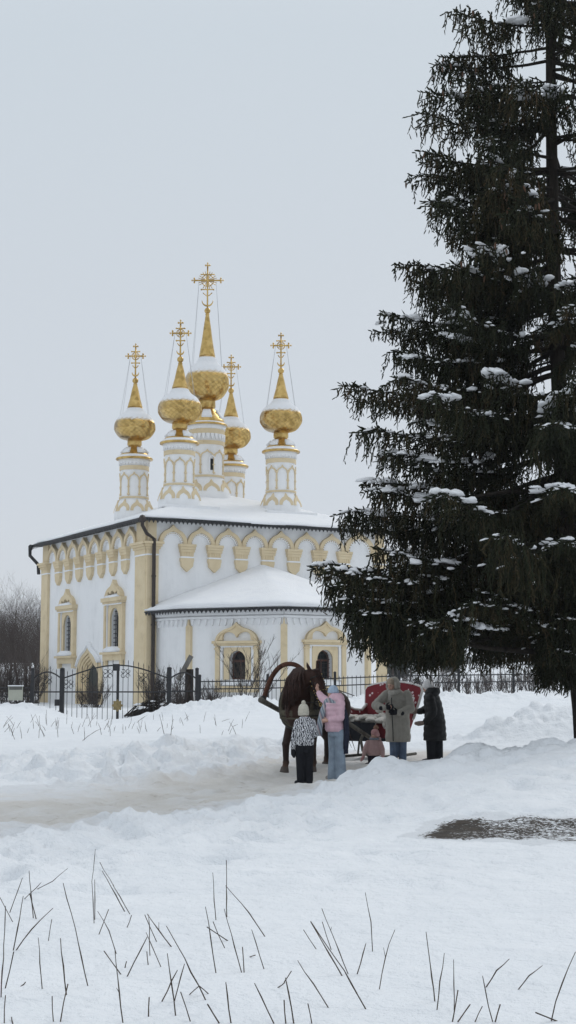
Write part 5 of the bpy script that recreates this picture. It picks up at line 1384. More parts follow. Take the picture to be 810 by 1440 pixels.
def loft(mb, rings, n=18, ridge=0, pitch=.09):
    """closed loft of elliptical rings (cx, cy, z, rx, ry); ridge adds quilted rolls"""
    R2 = []
    for (a, b) in zip(rings[:-1], rings[1:]):
        k = max(1, int(abs(b[2] - a[2]) / .015))
        for i in range(k): R2.append([x + (y - x) * i / k for x, y in zip(a, b)])
    R2.append(list(rings[-1])); V = []
    for cx, cy, z, rx, ry in R2:
        e = ridge * (abs(math.sin(math.pi * z / pitch)) ** .7 - .5)
        for k in range(n):
            w = 2 * math.pi * k / n; V.append((cx + (rx + e) * math.cos(w), cy + (ry + e) * math.sin(w), z))
    m_ = len(R2); F = [(i * n + k, i * n + (k + 1) % n, (i + 1) * n + (k + 1) % n, (i + 1) * n + k) for i in range(m_ - 1) for k in range(n)]
    F += [tuple(range(n - 1, -1, -1)), tuple((m_ - 1) * n + k for k in range(n))]; mb.add(V, F)
def limbs_(mb, pts, rs, n=12, ridge=0, pitch=.09):
    P = []; Rr = []; s = 0
    for i in range(len(pts) - 1):
        a, b = V3(pts[i]), V3(pts[i + 1]); k = max(2, int((b - a).length / .015))
        for j in range(k):
            f = j / k; P.append(a.lerp(b, f)); s += (b - a).length / k; Rr.append(rs[i] + (rs[i + 1] - rs[i]) * f + ridge * (abs(math.sin(math.pi * s / pitch)) ** .7 - .5))
    P.append(V3(pts[-1])); Rr.append(rs[-1])
    # soften the joints
    for _ in range(2): P = [P[0]] + [(P[i - 1] + P[i] * 2 + P[i + 1]) / 4 for i in range(1, len(P) - 1)] + [P[-1]]
    mb.tube(P, Rr, n)
    mb.ball(P[0], Rr[0], 10, 6); mb.ball(P[-1], Rr[-1], 10, 6)
def hand(mb, wrist, d, side, s=1.0, curl=.5, mitt=False):
    """palm, four bent fingers of unequal length and a thumb leaving the side of the palm"""
    w = V3(wrist); d = V3(d).normalized(); sd = V3(side); sd = (sd - d * sd.dot(d)).normalized(); nn = d.cross(sd)
    c = w + d * .045 * s
    limbs_(mb, [w, c, w + d * .085 * s], [.024 * s, .034 * s, .03 * s])
    if mitt:
        limbs_(mb, [w + d * .05 * s, w + d * .12 * s + nn * .012 * s, w + d * .165 * s + nn * .03 * s], [.042 * s, .046 * s, .032 * s]); limbs_(mb, [w + d * .03 * s + sd * .03 * s, w + d * .08 * s + sd * .06 * s], [.02 * s, .017 * s]); return
    for k, l in enumerate((.068, .078, .073, .056)):
        o = w + d * .085 * s + sd * (.033 - .022 * k) * s; a = curl; p1 = o + (d * math.cos(a * .5) + nn * math.sin(a * .5)) * l * .5 * s; p2 = p1 + (d * math.cos(a * 1.3) + nn * math.sin(a * 1.3)) * l * .5 * s
        limbs_(mb, [w + d * .05 * s + sd * (.025 - .017 * k) * s, o, p1, p2], [.010 * s, .0095 * s, .0088 * s, .0072 * s], 8)
    o = w + d * .03 * s + sd * .03 * s; p1 = o + (d * .6 + sd * .8) * .035 * s; limbs_(mb, [o, p1, p1 + (d * .9 + sd * .3 + nn * .3) * .03 * s], [.013 * s, .011 * s, .008 * s], 8)
def head(mb, c, f, s=1.0, tilt=0):
    """skull, jaw, nose, brow, ears; f is the facing direction"""
    c = V3(c); f = V3((f[0], f[1], tilt)).normalized(); r = V3((f.y, -f.x, 0)).normalized(); u = r.cross(f)
    def el(o, rad, n=14, m_=9):
        k = MB(); k.ball((0, 0, 0), rad, n, m_); mb.add([c + o + r * v[0] + f * v[1] + u * v[2] for v in k.v], k.f)
    el(V3(), (.073 * s, .09 * s, .112 * s)); el(f * .028 * s - u * .055 * s, (.054 * s, .06 * s, .06 * s)); el(f * .058 * s - u * .098 * s, (.022 * s, .02 * s, .018 * s))
    el(f * .094 * s - u * .018 * s, (.012 * s, .018 * s, .024 * s)); el(f * .075 * s + u * .022 * s, (.048 * s, .016 * s, .012 * s)); el(f * .085 * s - u * .062 * s, (.022 * s, .01 * s, .009 * s))
    for q in (-1, 1): el(r * q * .074 * s - u * .01 * s, (.011 * s, .02 * s, .03 * s)); el(r * q * .04 * s + f * .062 * s - u * .035 * s, (.022 * s, .018 * s, .02 * s))
    return c, f, r, u
def face_bits(c, f, r, u, s):
    e = MB(); l = MB()
    for q in (-1, 1): e.ball(c + r * q * .03 * s + f * .082 * s + u * .004 * s, .0095 * s, 8, 6)
    for q in (-1, 0, 1): l.ball(c + f * (.094 - abs(q) * .006) * s - u * .062 * s + r * q * .012 * s, (.012 * s, .008 * s, .006 * s), 8, 5)
    return e.mesh("e"), l.mesh("l")
def scaled(s, *p): return [tuple(q * s for q in r) for r in p]
def figure(loc, label, s, hc, fr, tilt, torso, arms, legs, hands, feet_dir, mitt=(False, False)):
    """one continuous body: head, neck, torso, arms, hands, legs and feet"""
    root = empty("person", loc, label=label, cat="person")
    b = MB(); c, f, r, u = head(b, hc, fr, s, tilt)
    nb = V3(torso[-1][:3]); limbs_(b, [c - u * .07 * s - f * .015 * s, nb], [.048 * s, .055 * s])
    loft(b, torso)
    for a, (hd, hs) in zip(arms, hands):
        limbs_(b, a, [.05 * s, .04 * s, .028 * s]); hand(b, a[2], hd, hs, s, .6, False)
    for l in legs:
        limbs_(b, l, [.082 * s, .056 * s, .038 * s]); t = V3(l[2]); d = V3(feet_dir); limbs_(b, [t + V3((0, 0, -.01)), t + V3((0, 0, -.035 * s)) + d * .06 * s, t + V3((0, 0, -.045 * s)) + d * .15 * s], [.036 * s, .036 * s, .026 * s])
    bm_ = skin(b, "body", .0085 * max(.75, s), 3); em, lm = face_bits(c, f, r, u, s)
    obj("body", join_mesh("body", [(bm_, M['skin']), (em, M['eye']), (lm, M['lip'])]), None, root)
    return root, c, f, r, u
def wear(root, name, mb, mat, vox=.012, sm=2):
    return obj(name, skin(mb, name, vox, sm), mat, root, True)
def boots(root, legs, d, mat, s, top=.2):
    d = V3(d).normalized()
    for l in legs:
        t = V3(l[2]); m = MB(); g = t.z - .075 * s
        limbs_(m, [t + V3((0, 0, top * s)), t, t + V3((0, 0, -.02 * s))], [.056 * s, .05 * s, .05 * s]); limbs_(m, [V3((t.x, t.y, g + .045 * s)) - d * .03 * s, V3((t.x, t.y, g + .045 * s)) + d * .09 * s, V3((t.x, t.y, g + .038 * s)) + d * .16 * s], [.048 * s, .047 * s, .036 * s])
        wear(root, "boot", m, mat, .011)
def gz(px, py, d): p = at(px, py, d); return (p.x, p.y, p.z)

# ---- woman in the pink jacket
legs = [((-.06, .05, .80), (-.06, .07, .44), (-.055, .05, .08)), ((.05, -.05, .80), (.055, -.05, .44), (.06, -.05, .08))]
arms = [[(-.15, .08, 1.34), (-.25, .24, 1.42), (-.315, .43, 1.52)], [(.06, -.12, 1.33), (.06, -.17, 1.07), (-.16, -.12, 1.03)]]
tor = [(-.01, 0, .76, .13, .13), (-.01, 0, .86, .14, .14), (-.03, 0, 1.02, .12, .12), (-.045, 0, 1.2, .15, .15), (-.045, 0, 1.34, .13, .14), (-.045, 0, 1.39, .06, .06)]
rt, c, f, r, u = figure(gz(474, 1098, 25.5), "woman in a pink jacket and striped scarf stroking the horse's forehead", .93, (-.065, .02, 1.50), (-.75, .66), 0.15, tor, arms, legs, [((-.2, .35, .9), (-.5, -.6, .2)), ((-1, .1, 0), (0, 0, 1))], (-.8, .6, 0))
m = MB(); loft(m, [(-.03, 0, .84, .16, .155), (-.03, 0, .90, .175, .17), (-.04, 0, 1.08, .165, .165), (-.05, 0, 1.24, .17, .17), (-.05, 0, 1.34, .16, .16), (-.05, 0, 1.40, .085, .085)], 20, .014, .085)
for a in arms: limbs_(m, a[:2] + [V3(a[1]).lerp(V3(a[2]), .80)], [.08, .066, .048], 12, .010, .075)
loft(m, [(-.015, -.03, 1.33, .12, .12), (-.005, -.045, 1.39, .145, .13), (-.005, -.05, 1.45, .13, .115), (-.005, -.05, 1.50, .08, .07)])
wear(rt, "jacket", m, M['pink'])
m = MB(); loft(m, [(-.015, 0, .06, .14, .13), (-.015, 0, .12, .14, .13), (-.01, 0, .45, .135, .135), (-.01, 0, .86, .155, .15)], 20)
limbs_(m, [(-.06, .05, .8), (-.065, .06, .44), (-.065, .06, .1)], [.1, .095, .1]); limbs_(m, [(.05, -.05, .8), (.06, -.05, .44), (.065, -.05, .1)], [.1, .095, .1])
m2 = MB(); [limbs_(m2, [(q * .055 - .005, -q * .05, .84), (q * .06, -q * .055, .44), (q * .068, -q * .055, .055)], [.098, .082, .098]) for q in (-1, 1)]; loft(m2, [(-.01, 0, .76, .14, .135), (-.01, 0, .88, .15, .145)])
wear(rt, "jeans", m2, M['denim_pale'])
m = MB(); h = V3((-.06, .02, 1.555)); m.ball(h, (.092, .10, .085), 14, 8); m.tube([h + V3((0, 0, -.055)), h + V3((0, 0, -.02))], [.099, .1], 16); wear(rt, "hat", m, M['wool_blue'], .011)
m = MB()
for z, rr in ((1.335, .125), (1.37, .118)): m.tube([V3((-.05 + rr * math.cos(t), -.01 + rr * math.sin(t), z + .02 * math.sin(2 * t))) for t in [2 * math.pi * k / 18 for k in range(19)]], .036, 8)
limbs_(m, [(-.17, -.02, 1.36), (-.24, -.06, 1.2), (-.29, -.07, 1.0), (-.31, -.08, .84)], [.05, .055, .055, .05])
for k in range(7): m.tube([(-.35 + .015 * k, -.1 + .01 * (k % 3), .86), (-.355 + .016 * k, -.1 + .01 * (k % 3), .76)], .006, 4)
wear(rt, "scarf", m, M['plaid'], .01)
m = MB(); limbs_(m, [(.08, -.1, 1.33), (.15, -.13, 1.1), (.165, -.12, .8), (.15, -.12, .56)], [.045, .05, .05, .045])
for k in range(6): m.tube([(.12 + .013 * k, -.13, .58), (.115 + .015 * k, -.13, .46)], .006, 4)
wear(rt, "scarf_tail", m, M['navy'], .01); boots(rt, legs, (-.8, .6, 0), M['boot_light'], .9, .05)

# ---- boy seen from behind
legs = [((-.06, 0, .62), (-.055, .01, .34), (-.05, 0, .07)), ((.09, 0, .62), (.09, .02, .34), (.095, .02, .07))]
arms = [[(-.095, 0, 1.04), (-.15, -.03, .82), (-.175, -.01, .63)], [(.145, 0, 1.04), (.185, .08, .84), (.12, .22, .80)]]
tor = [(.02, 0, .6, .11, .09), (.02, 0, .72, .12, .10), (.02, 0, .88, .11, .09), (.025, 0, 1.02, .13, .09), (.025, 0, 1.08, .10, .08), (.025, 0, 1.12, .05, .05)]
rt, c, f, r, u = figure(gz(427, 1104, 24.9), "boy in a black and white patterned jacket and cream bobble hat, seen from behind", .82, (.0, .02, 1.215), (-.1, 1), .2, tor, arms, legs, [((-.1, .1, -1), (0, 1, 0)), ((-.3, 1, 0), (0, 0, 1))], (-.1, 1, 0))
m = MB(); loft(m, [(.02, 0, .66, .15, .125), (.02, 0, .72, .16, .135), (.025, 0, .9, .15, .13), (.025, 0, 1.03, .15, .12), (.025, 0, 1.09, .12, .10), (.02, 0, 1.13, .075, .075)], 20, .006, .1)
for a in arms: limbs_(m, a, [.066, .058, .046], 12, .005, .07)
limbs_(m, [(-.04, -.06, 1.1), (.02, -.09, 1.09), (.08, -.06, 1.1)], [.045, .055, .045])
limbs_(m, [(-.08, -.02, .68), (-.085, -.03, .56)], [.03, .022])
wear(rt, "jacket", m, M['pattern'], .01)
m = MB(); loft(m, [(.02, 0, .55, .125, .105), (.02, 0, .72, .14, .115)])
for l in legs: limbs_(m, [V3(l[0]) + V3((0, 0, .05)), l[1], V3(l[2]) + V3((0, 0, .0))], [.088, .074, .066])
wear(rt, "trousers", m, M['black_cloth']); boots(rt, legs, (-.5, .8, 0), M['black_cloth'], .9, .05)
m = MB(); h = V3((0, .01, 1.25)); m.ball(h, (.093, .097, .12), 14, 9); m.tube([h + V3((0, 0, -.09)), h + V3((0, 0, -.02))], [.09, .098], 16); ht = wear(rt, "hat", m, M['wool_cream'], .01)
m = MB(); m.ball(h + V3((0, 0, .13)), .036, 10, 7); obj("bobble", m.mesh("bobble"), M['wool_cream'], ht, True)
for a, d in ((arms[0], (-.1, .1, -1)), (arms[1], (-.3, 1, 0))):
    m = MB(); hand(m, a[2], d, (0, 1, 0) if a is arms[0] else (0, 0, 1), .92, .4, True); wear(rt, "mitten", m, M['black_cloth'], .01)

# ---- woman in the beige coat
legs = [((-.07, 0, .80), (-.06, -.04, .45), (-.06, 0, .08)), ((.12, .02, .80), (.12, -.02, .45), (.12, .02, .08))]
arms = [[(-.20, -.04, 1.36), (-.43, -.14, 1.14), (-.26, -.36, 1.10)], [(.22, .0, 1.36), (.28, -.14, 1.08), (.02, -.36, 1.0)]]
tor = [(.02, 0, .76, .15, .12), (.02, 0, .9, .16, .13), (.01, 0, 1.08, .14, .12), (0, 0, 1.26, .17, .13), (0, -.02, 1.38, .15, .10), (-.03, -.03, 1.43, .06, .06)]
bl = gz(558, 1073, 29.5)
rt, c, f, r, u = figure(bl, "woman in a long beige hooded coat and jeans, looking at her black gloved hands", 1.0, (-.09, -.06, 1.555), (-.72, -.69), -.35, tor, arms, legs, [((1, -.2, .1), (0, 0, 1)), ((-1, -.1, .1), (0, 0, 1))], (-.6, -.8, 0))
m = MB(); loft(m, [(.03, 0, .42, .25, .21), (.03, 0, .5, .255, .215), (.03, 0, .8, .24, .20), (.02, 0, 1.05, .235, .195), (.01, 0, 1.25, .24, .18), (.0, 0, 1.37, .195, .14), (-.02, -.02, 1.44, .12, .11)], 22, .012, .15)
for a in arms: limbs_(m, a, [.09, .088, .06], 12, .010, .1)
loft(m, [(-.04, .0, 1.36, .13, .12), (-.05, .01, 1.45, .145, .13), (-.05, .03, 1.52, .12, .10)])
wear(rt, "coat", m, M['beige'], .013)
# hood up round the hat
m = MB()
for k in range(9):
    t = k / 8; a = math.pi * (t * 1.1 - .05); fv = f.copy(); fv.z = 0; fv.normalize()
    p = c + r * .118 * math.cos(a) + V3((0, 0, 1)) * (.125 * math.sin(a) - .02) - fv * .01; m.ball(p, (.05, .05, .055), 9, 6); m.ball(p - fv * .07 - r * .03 * math.cos(a), (.055, .055, .06), 9, 6)
m.ball(c - f * .09 + V3((0, 0, -.02)), (.1, .1, .13), 12, 8)
wear(rt, "hood", m, M['beige'], .012)
m = MB(); h = c + u * .05 - f * .012; m.ball(h, (.096, .1, .085), 14, 8); k_ = MB(); wear(rt, "hat", m, M['beige_knit'], .011)
m = MB()
for k in range(16):
    a = -2.2 + 4.4 * k / 15; q = c - u * .14 + f * (.085 * math.cos(a) + .02) + r * .115 * math.sin(a); m.ball(q, (.045, .045, .05), 8, 5)
limbs_(m, [c - u * .14 + f * .1, c - u * .28 + f * .14, c - u * .42 + f * .13], [.06, .06, .04]); wear(rt, "fur_collar", m, M['fur'], .012)
for a, d in ((arms[0], (1, -.2, .1)), (arms[1], (-1, -.1, .1))):
    m = MB(); hand(m, V3(a[2]), d, (0, 0, 1), 1.35, .8); limbs_(m, [V3(a[2]) - V3(d).normalized() * .07, a[2]], [.046, .044]); wear(rt, "glove", m, M['black_cloth'], .0085, 1)
m = MB()
for l in legs: limbs_(m, [V3(l[0]), l[1], V3(l[2]) + V3((0, 0, -.02))], [.1, .085, .078])
wear(rt, "jeans", m, M['denim']); boots(rt, legs, (-.6, -.8, 0), M['boot_light'], 1.0, .05)
zp_ = MB(); zp_.tube([(-.11, -.19, 1.3), (-.105, -.212, 1.0), (-.09, -.222, .7), (-.085, -.225, .44)], .009, 5); zp_.build("zip", M['black_cloth'], rt)

# ---- toddler
legs = [((-.045, 0, .27), (-.05, -.01, .16), (-.05, 0, .06)), ((.06, 0, .27), (.065, -.01, .16), (.065, 0, .06))]
arms = [[(-.10, -.01, .445), (-.155, -.03, .33), (-.185, -.06, .22)], [(.13, -.01, .445), (.175, -.05, .32), (.18, -.08, .20)]]
tor = [(.01, 0, .24, .09, .08), (.01, 0, .32, .10, .09), (.01, 0, .42, .10, .085), (.01, 0, .49, .08, .07), (.01, 0, .515, .05, .05)]
rt, c, f, r, u = figure(gz(525, 1077, 28.9), "toddler in a dusty pink jacket and fur bobble hat standing before the sleigh", .72, (.03, -.01, .615), (-.9, -.43), -.1, tor, arms, legs, [((-.3, -.1, -1), (0, -1, 0)), ((0, -.2, -1), (0, -1, 0))], (-.8, -.6, 0))
m = MB(); loft(m, [(.01, 0, .2, .12, .115), (.01, 0, .26, .13, .125), (.015, 0, .38, .12, .11), (.015, 0, .46, .105, .095), (.015, 0, .52, .07, .065)], 18, .009, .075)
for a in arms: limbs_(m, a, [.056, .052, .042], 12, .006, .06)
limbs_(m, [(-.02, .05, .53), (.06, .08, .53), (.12, .04, .52)], [.045, .06, .045]); wear(rt, "jacket", m, M['dusty_pink'], .011)
m = MB(); loft(m, [(.01, 0, .2, .10, .09), (.01, 0, .32, .115, .10)])
for l in legs: limbs_(m, l, [.07, .062, .056])
wear(rt, "trousers", m, M['plum'], .011); boots(rt, legs, (-.8, -.6, 0), M['plum'], .75, .05)
m = MB(); h = c + u * .028 - f * .012; m.ball(h, (.082, .085, .078), 14, 8)
for q in (-1, 1): m.ball(h + r * q * .064 - u * .045, (.026, .034, .042), 8, 6)
m.ball(h - f * .03 - u * .045, (.07, .06, .05), 10, 6); ht = wear(rt, "hat", m, M['rose_knit'], .009)
m = MB(); m.ball(h + u * .09 - f * .03 + r * -.0, .05, 12, 8); me = m.mesh("bobble")
for v in me.vertices: v.co += (v.co - (h + u * .09 - f * .03)).normalized() * rng.uniform(-.008, .012)
obj("bobble", me, M['pom'], ht)
m = MB(); m.tube([V3((.02 + .078 * math.cos(t), -.0 + .075 * math.sin(t), .525)) for t in [2 * math.pi * k / 14 for k in range(15)]], .024, 7); wear(rt, "scarf", m, M['grey_scarf'], .009)
for a, d in ((arms[0], (-.3, -.1, -1)), (arms[1], (0, -.2, -1))):
    m = MB(); hand(m, a[2], d, (0, -1, 0), .74, .4, True); wear(rt, "mitten", m, M['rose_knit'], .009)

# ---- person in black
legs = [((-.07, 0, .80), (-.06, -.02, .45), (-.05, 0, .08)), ((.10, .05, .80), (.10, .03, .45), (.11, .05, .08))]
arms = [[(-.08, -.17, 1.33), (-.03, -.24, 1.04), (-.19, -.24, .84)], [(-.02, .2, 1.33), (-.1, .24, 1.1), (-.28, .14, 1.05)]]
tor = [(.02, 0, .76, .13, .15), (.02, 0, .9, .14, .16), (.01, 0, 1.08, .12, .14), (-.02, 0, 1.26, .13, .17), (-.04, 0, 1.38, .10, .15), (-.06, 0, 1.43, .06, .06)]
rt, c, f, r, u = figure(gz(610, 1073, 30.5), "person in a long black puffer coat and white knitted hat, hands held forward", 1.0, (-.10, .02, 1.55), (-.86, .5), .0, tor, arms, legs, [((-1, .1, -.3), (0, -1, .3)), ((-1, .1, 0), (0, 0, 1))], (-.9, .3, 0))
m = MB(); loft(m, [(.03, 0, .46, .235, .23), (.03, 0, .54, .24, .235), (.03, 0, .85, .22, .22), (.02, 0, 1.05, .195, .205), (-.01, 0, 1.25, .185, .215), (-.03, 0, 1.37, .16, .19), (-.05, 0, 1.43, .11, .12)], 22, .013, .13)
for a in arms: limbs_(m, a, [.1, .092, .062], 12, .011, .1)
loft(m, [(-.02, -.01, 1.38, .13, .14), (-.01, -.02, 1.45, .165, .165), (.01, -.02, 1.55, .13, .14)]); wear(rt, "coat", m, M['black_puffer'], .013)
m = MB(); h = c + V3((.0, 0, .05)); m.ball(h, (.108, .112, .122), 14, 9); m.tube([h - V3((0, 0, .055)), h + V3((0, 0, .0))], [.113, .114], 18); wear(rt, "hat", m, M['wool_white'], .011)
for a, d in ((arms[0], (-1, .1, -.3)), (arms[1], (-1, .1, 0))):
    m = MB(); hand(m, a[2], d, (0, -1, .3) if a is arms[0] else (0, 0, 1), 1.15, .4, True); wear(rt, "mitten", m, M['taupe'], .01)
m = MB()
for l in legs: limbs_(m, [V3(l[0]), l[1], V3(l[2]) + V3((0, 0, -.02))], [.115, .1, .09])
wear(rt, "trousers", m, M['black_cloth']); boots(rt, legs, (-.9, .3, 0), M['black_cloth'], 1.05, .1)

# ---- horse
def coat_mat():
    m, nt, b = new_mat("bay_coat"); co = objco(nt); sp = nd(nt, "ShaderNodeSeparateXYZ"); nt.links.new(co, sp.inputs[0])
    f = addm(nt, sp.outputs[2], addm(nt, addm(nt, noise(nt, co, 5), .5, "SUBTRACT"), .22, "MULTIPLY"))
    c = ramp(nt, f, [(.0, (.15, .095, .065)), (.10, (.09, .052, .036)), (.24, (.018, .010, .008)), (.8, (.026, .013, .010)), (1.0, (.038, .017, .012))])
    nt.links.new(c, b.inputs["Base Color"]); b.inputs["Roughness"].default_value = .6; b.inputs["Specular IOR Level"].default_value = .2; bump(nt, b, noise(nt, co, 60), .2, .006); return m
M['coat'] = coat_mat(); M['mane'] = cloth("mane_hair", (.035, .016, .012), .4, 20, .7); M['leather'] = cloth("harness_leather", (.018, .016, .014), .3, 14, .55); M['brass'] = simple("brass", (.50, .36, .15), .35, 1.0)
M['hoof'] = simple("hoof", (.06, .045, .035), .6); M['pad'] = cloth("collar_felt", (.075, .065, .045), .25, 20)
M['muzzle'] = cloth("muzzle", (.16, .11, .09), .3, 20)
HL = gz(428, 1084.5, 26.9); horse = empty("horse", HL, label="dark bay horse in harness with a long mane, head turned to the woman in pink", cat="horse")
hd = V3((-.44, -.90, 0)).normalized(); sdv_ = V3((.90, -.44, 0)).normalized()
W = lambda s, f_, z: sdv_ * s + hd * f_ + V3((0, 0, z))
b = MB()
limbs_(b, [W(0, .28, 1.06), W(0, .05, 1.12), W(0, -.5, 1.10), W(0, -1.0, 1.16), W(0, -1.32, 1.18)], [.27, .34, .37, .35, .29], 20)
limbs_(b, [W(0, .2, .95), W(0, -.2, .95)], [.25, .28], 16)
for q in (-1, 1): b.ball(W(q * .17, -1.2, 1.12), (.22, .26, .30), 14, 8); b.ball(W(q * .2, .1, 1.08), (.16, .2, .28), 14, 8)
NK = [W(0, -.1, 1.28), V3((-.12, -.16, 1.46)), V3((-.10, -.34, 1.62)), V3((.06, -.45, 1.70)), V3((.16, -.48, 1.70))]
limbs_(b, NK, [.31, .25, .19, .145, .11], 16)
P0, P1 = V3((.19, -.50, 1.75)), V3((.40, -.64, 1.09)); ax = (P1 - P0).normalized(); HLn = (P1 - P0).length
fwd = V3((.35, -.80, .35)); fwd = (fwd - ax * fwd.dot(ax)).normalized(); hs = ax.cross(fwd)
limbs_(b, [P0, P0 + ax * .18, P0 + ax * .36, P0 + ax * .54, P1 - ax * .04], [.105, .112, .092, .075, .068], 14)
for q in (-1, 1): b.ball(P0 + ax * .2 - fwd * .06 + hs * q * .05, (.085, .085, .12), 10, 7); b.ball(P0 + ax * .17 + fwd * .06 + hs * q * .075, .032, 8, 6); b.ball(P1 + fwd * .02 + hs * q * .035 - ax * .02, .042, 8, 6)
b.ball(P1 - fwd * .035 - ax * .03, (.05, .05, .04), 8, 6)
for q in (-1, 1):
    e0 = P0 - ax * .06 + hs * q * .07; e1 = e0 - ax * .10 + hs * q * .03 + fwd * .02; e2 = e0 - ax * .19 + hs * q * .035 + fwd * .03; limbs_(b, [e0, e1, e2], [.035, .036, .009], 8)
LEG = [[W(-.19, .12, 1.0), W(-.2, .16, .80), W(-.21, .34, .50), W(-.21, .33, .17), W(-.21, .38, .05)], [W(.2, .06, 1.0), W(.2, .04, .80), W(.2, .07, .48), W(.2, .03, .17), W(.2, .07, .05)],
       [W(-.18, -1.22, .98), W(-.18, -1.12, .82), W(-.18, -1.42, .52), W(-.18, -1.38, .17), W(-.18, -1.33, .05)], [W(.18, -1.10, .98), W(.18, -1.0, .82), W(.18, -1.25, .52), W(.18, -1.2, .17), W(.18, -1.15, .05)]]
for i, l in enumerate(LEG):
    rr = [.14, .10, .068, .052, .062] if i < 2 else [.19, .14, .072, .052, .062]
    limbs_(b, l, rr, 12); b.ball(l[2], rr[2] * 1.12, 10, 7); b.ball(l[3], .066, 10, 7)
me = skin(b, "body", .014, 4); e = MB()
for q in (-1, 1): e.ball(P0 + ax * .175 + fwd * .066 + hs * q * .092, .019, 8, 6)
e2 = MB(); 
for q in (-1, 1): e2.ball(P1 + fwd * .05 + hs * q * .035 - ax * .012, .012, 6, 4)
sn_ = MB(); sn_.ball(P1 + fwd * .03 - ax * .05, (.05, .05, .05), 8, 6)
obj("body", join_mesh("body", [(me, M['coat']), (e.mesh("e"), M['eye']), (e2.mesh("n"), M['eye'])]), None, horse)
for l in LEG:
    m = MB(); m.tube([V3((l[4].x, l[4].y, .09)) , V3((l[4].x, l[4].y, 0.0)) + hd * .02], [.066, .085], 12); m.build("hoof", M['hoof'], horse, False)
    
hr = random.Random(8); m = MB()
crest = [W(0, -.05, 1.58), V3((-.15, -.14, 1.72)), V3((-.11, -.30, 1.82)), V3((.02, -.42, 1.86)), V3((.12, -.50, 1.83))]
for k in range(230):
    t = hr.random() ** 1.15 * 2.75; i = int(t); p = crest[i].lerp(crest[i + 1], t - i); L = hr.uniform(.4, .72) * (1.1 - .13 * t)
    out = V3((-.62 + .12 * t + hr.gauss(0, .12), -.75 + hr.gauss(0, .12), 0)).normalized()
    q = [p, p + out * .12 + V3((0, 0, .015)), p + out * .24 + V3((0, 0, -.10)), p + out * (.30 + hr.gauss(0, .02)) + V3((0, 0, -.55 * L)), p + out * (.30 + hr.gauss(0, .03)) + V3((hr.gauss(0, .03), 0, -L))]
    m.tube(q, [.02, .024, .024, .018, .004], 5)
for k in range(10):   # forelock
    p = P0 - ax * .08 + hs * hr.uniform(-.05, .05) + fwd * .04; m.tube([p, p + fwd * .08 + ax * .04, p + fwd * .09 + ax * hr.uniform(.14, .26) + hs * hr.gauss(0, .03)], [.013, .013, .003], 4)
m.build("mane", M['mane'], horse, True)
m = MB()
for k in range(60): a0 = W(hr.gauss(0, .03), -1.60, 1.22 + hr.gauss(0, .03)); m.tube([a0 + W(0, .05, .03), a0 + W(hr.gauss(0, .03), -.08, -.12), a0 + W(hr.gauss(0, .06), -.12, -.5), a0 + W(hr.gauss(0, .08), -.1, -hr.uniform(.7, .95))], [.02, .018, .014, .004], 4)
m.build("tail", M['mane'], horse, True)
# harness
def oval(c, a, bb, ra, rb, n=22): return [c + a * ra * math.cos(2 * math.pi * k / n) + bb * rb * math.sin(2 * math.pi * k / n) for k in range(n + 1)]
m = MB(); upv = (V3((0, 0, 1)) + hd * -.28).normalized(); cc = V3((-.06, -.06, 1.24)) + hd * .1
m.tube(oval(cc, sdv_, upv, .335, .45), .07, 9, flat=(1, 1)); cl_ = m.build("collar", M['leather'], horse, True)
m = MB(); m.tube(oval(cc + hd * .07, sdv_, upv, .31, .425), .038, 8); m.build("collar_rim", M['pad'], cl_, True)
m = MB(); m.tube(oval(W(0, -.32, 1.1), sdv_, V3((0, 0, 1)), .385, .40), .02, 6, flat=(1, 2.4)); m.box(W(0, -.32, 1.5), (.3, .3, .09), Matrix.Rotation(math.atan2(sdv_.y, sdv_.x), 3, 'Z')); m.build("saddle_pad", M['leather'], horse, True)
m = MB(); m.tube([W(-.40, .1, 1.08), W(-.28, .42, 1.06), W(0, .53, 1.05), W(.28, .42, 1.06), W(.40, .1, 1.08)], .03, 8, flat=(.6, 1.8)); m.tube([W(-.40, .1, .99), W(-.28, .41, .97), W(0, .52, .96), W(.28, .41, .97), W(.40, .1, .99)], .02, 8); m.build("breast_strap", M['pad'], horse, True)
m = MB(); mbz = MB()
def strap(pts, r=.013):
    m.tube(pts, r, 6)
def ringat(t, rad, off=0): return oval(P0 + ax * t - fwd * off, fwd, hs, rad, rad * .98, 16)
strap(ringat(.50, .088)); strap(ringat(.06, .128, .02)); strap(ringat(.33, .112, .015), .011)
for q in (-1, 1):
    S_ = [P0 + ax * .02 + hs * q * .115, P0 + ax * .2 + hs * q * .125 + fwd * .0, P0 + ax * .38 + hs * q * .10, P0 + ax * .5 + hs * q * .088, P0 + ax * .58 + hs * q * .08]
    strap(S_)
    for i in range(9):
        t = i / 8 * 3.99; j = int(t); p = S_[j].lerp(S_[j + 1], t - j); mbz.ball(p + hs * q * .014, .013, 7, 5)
    mbz.tube(oval(P0 + ax * .56 + hs * q * .085, ax, fwd, .036, .036, 12), .008, 5)
for i in range(9):
    a = math.pi * (i / 8 - .5) ; mbz.ball(P0 + ax * .33 - fwd * .015 + fwd * .122 * math.cos(a) + hs * .122 * math.sin(a), .009, 6, 4)
br = m.build("bridle", M['leather'], horse, True); mbz.build("brass_studs", M['brass'], br, True)
m = MB(); rr = P0 + ax * .56; m.tube([rr + hs * .09, V3((.3, -.3, 1.2)), W(.38, -.1, 1.3), W(.3, -.6, 1.5), W(.3, -1.6, 1.35)], .009, 5); m.tube([rr - hs * .09, V3((.0, -.5, 1.25)), W(-.38, 0, 1.25), W(-.3, -.6, 1.5), W(-.3, -1.6, 1.35)], .009, 5); m.build("reins", M['leather'], horse, True)
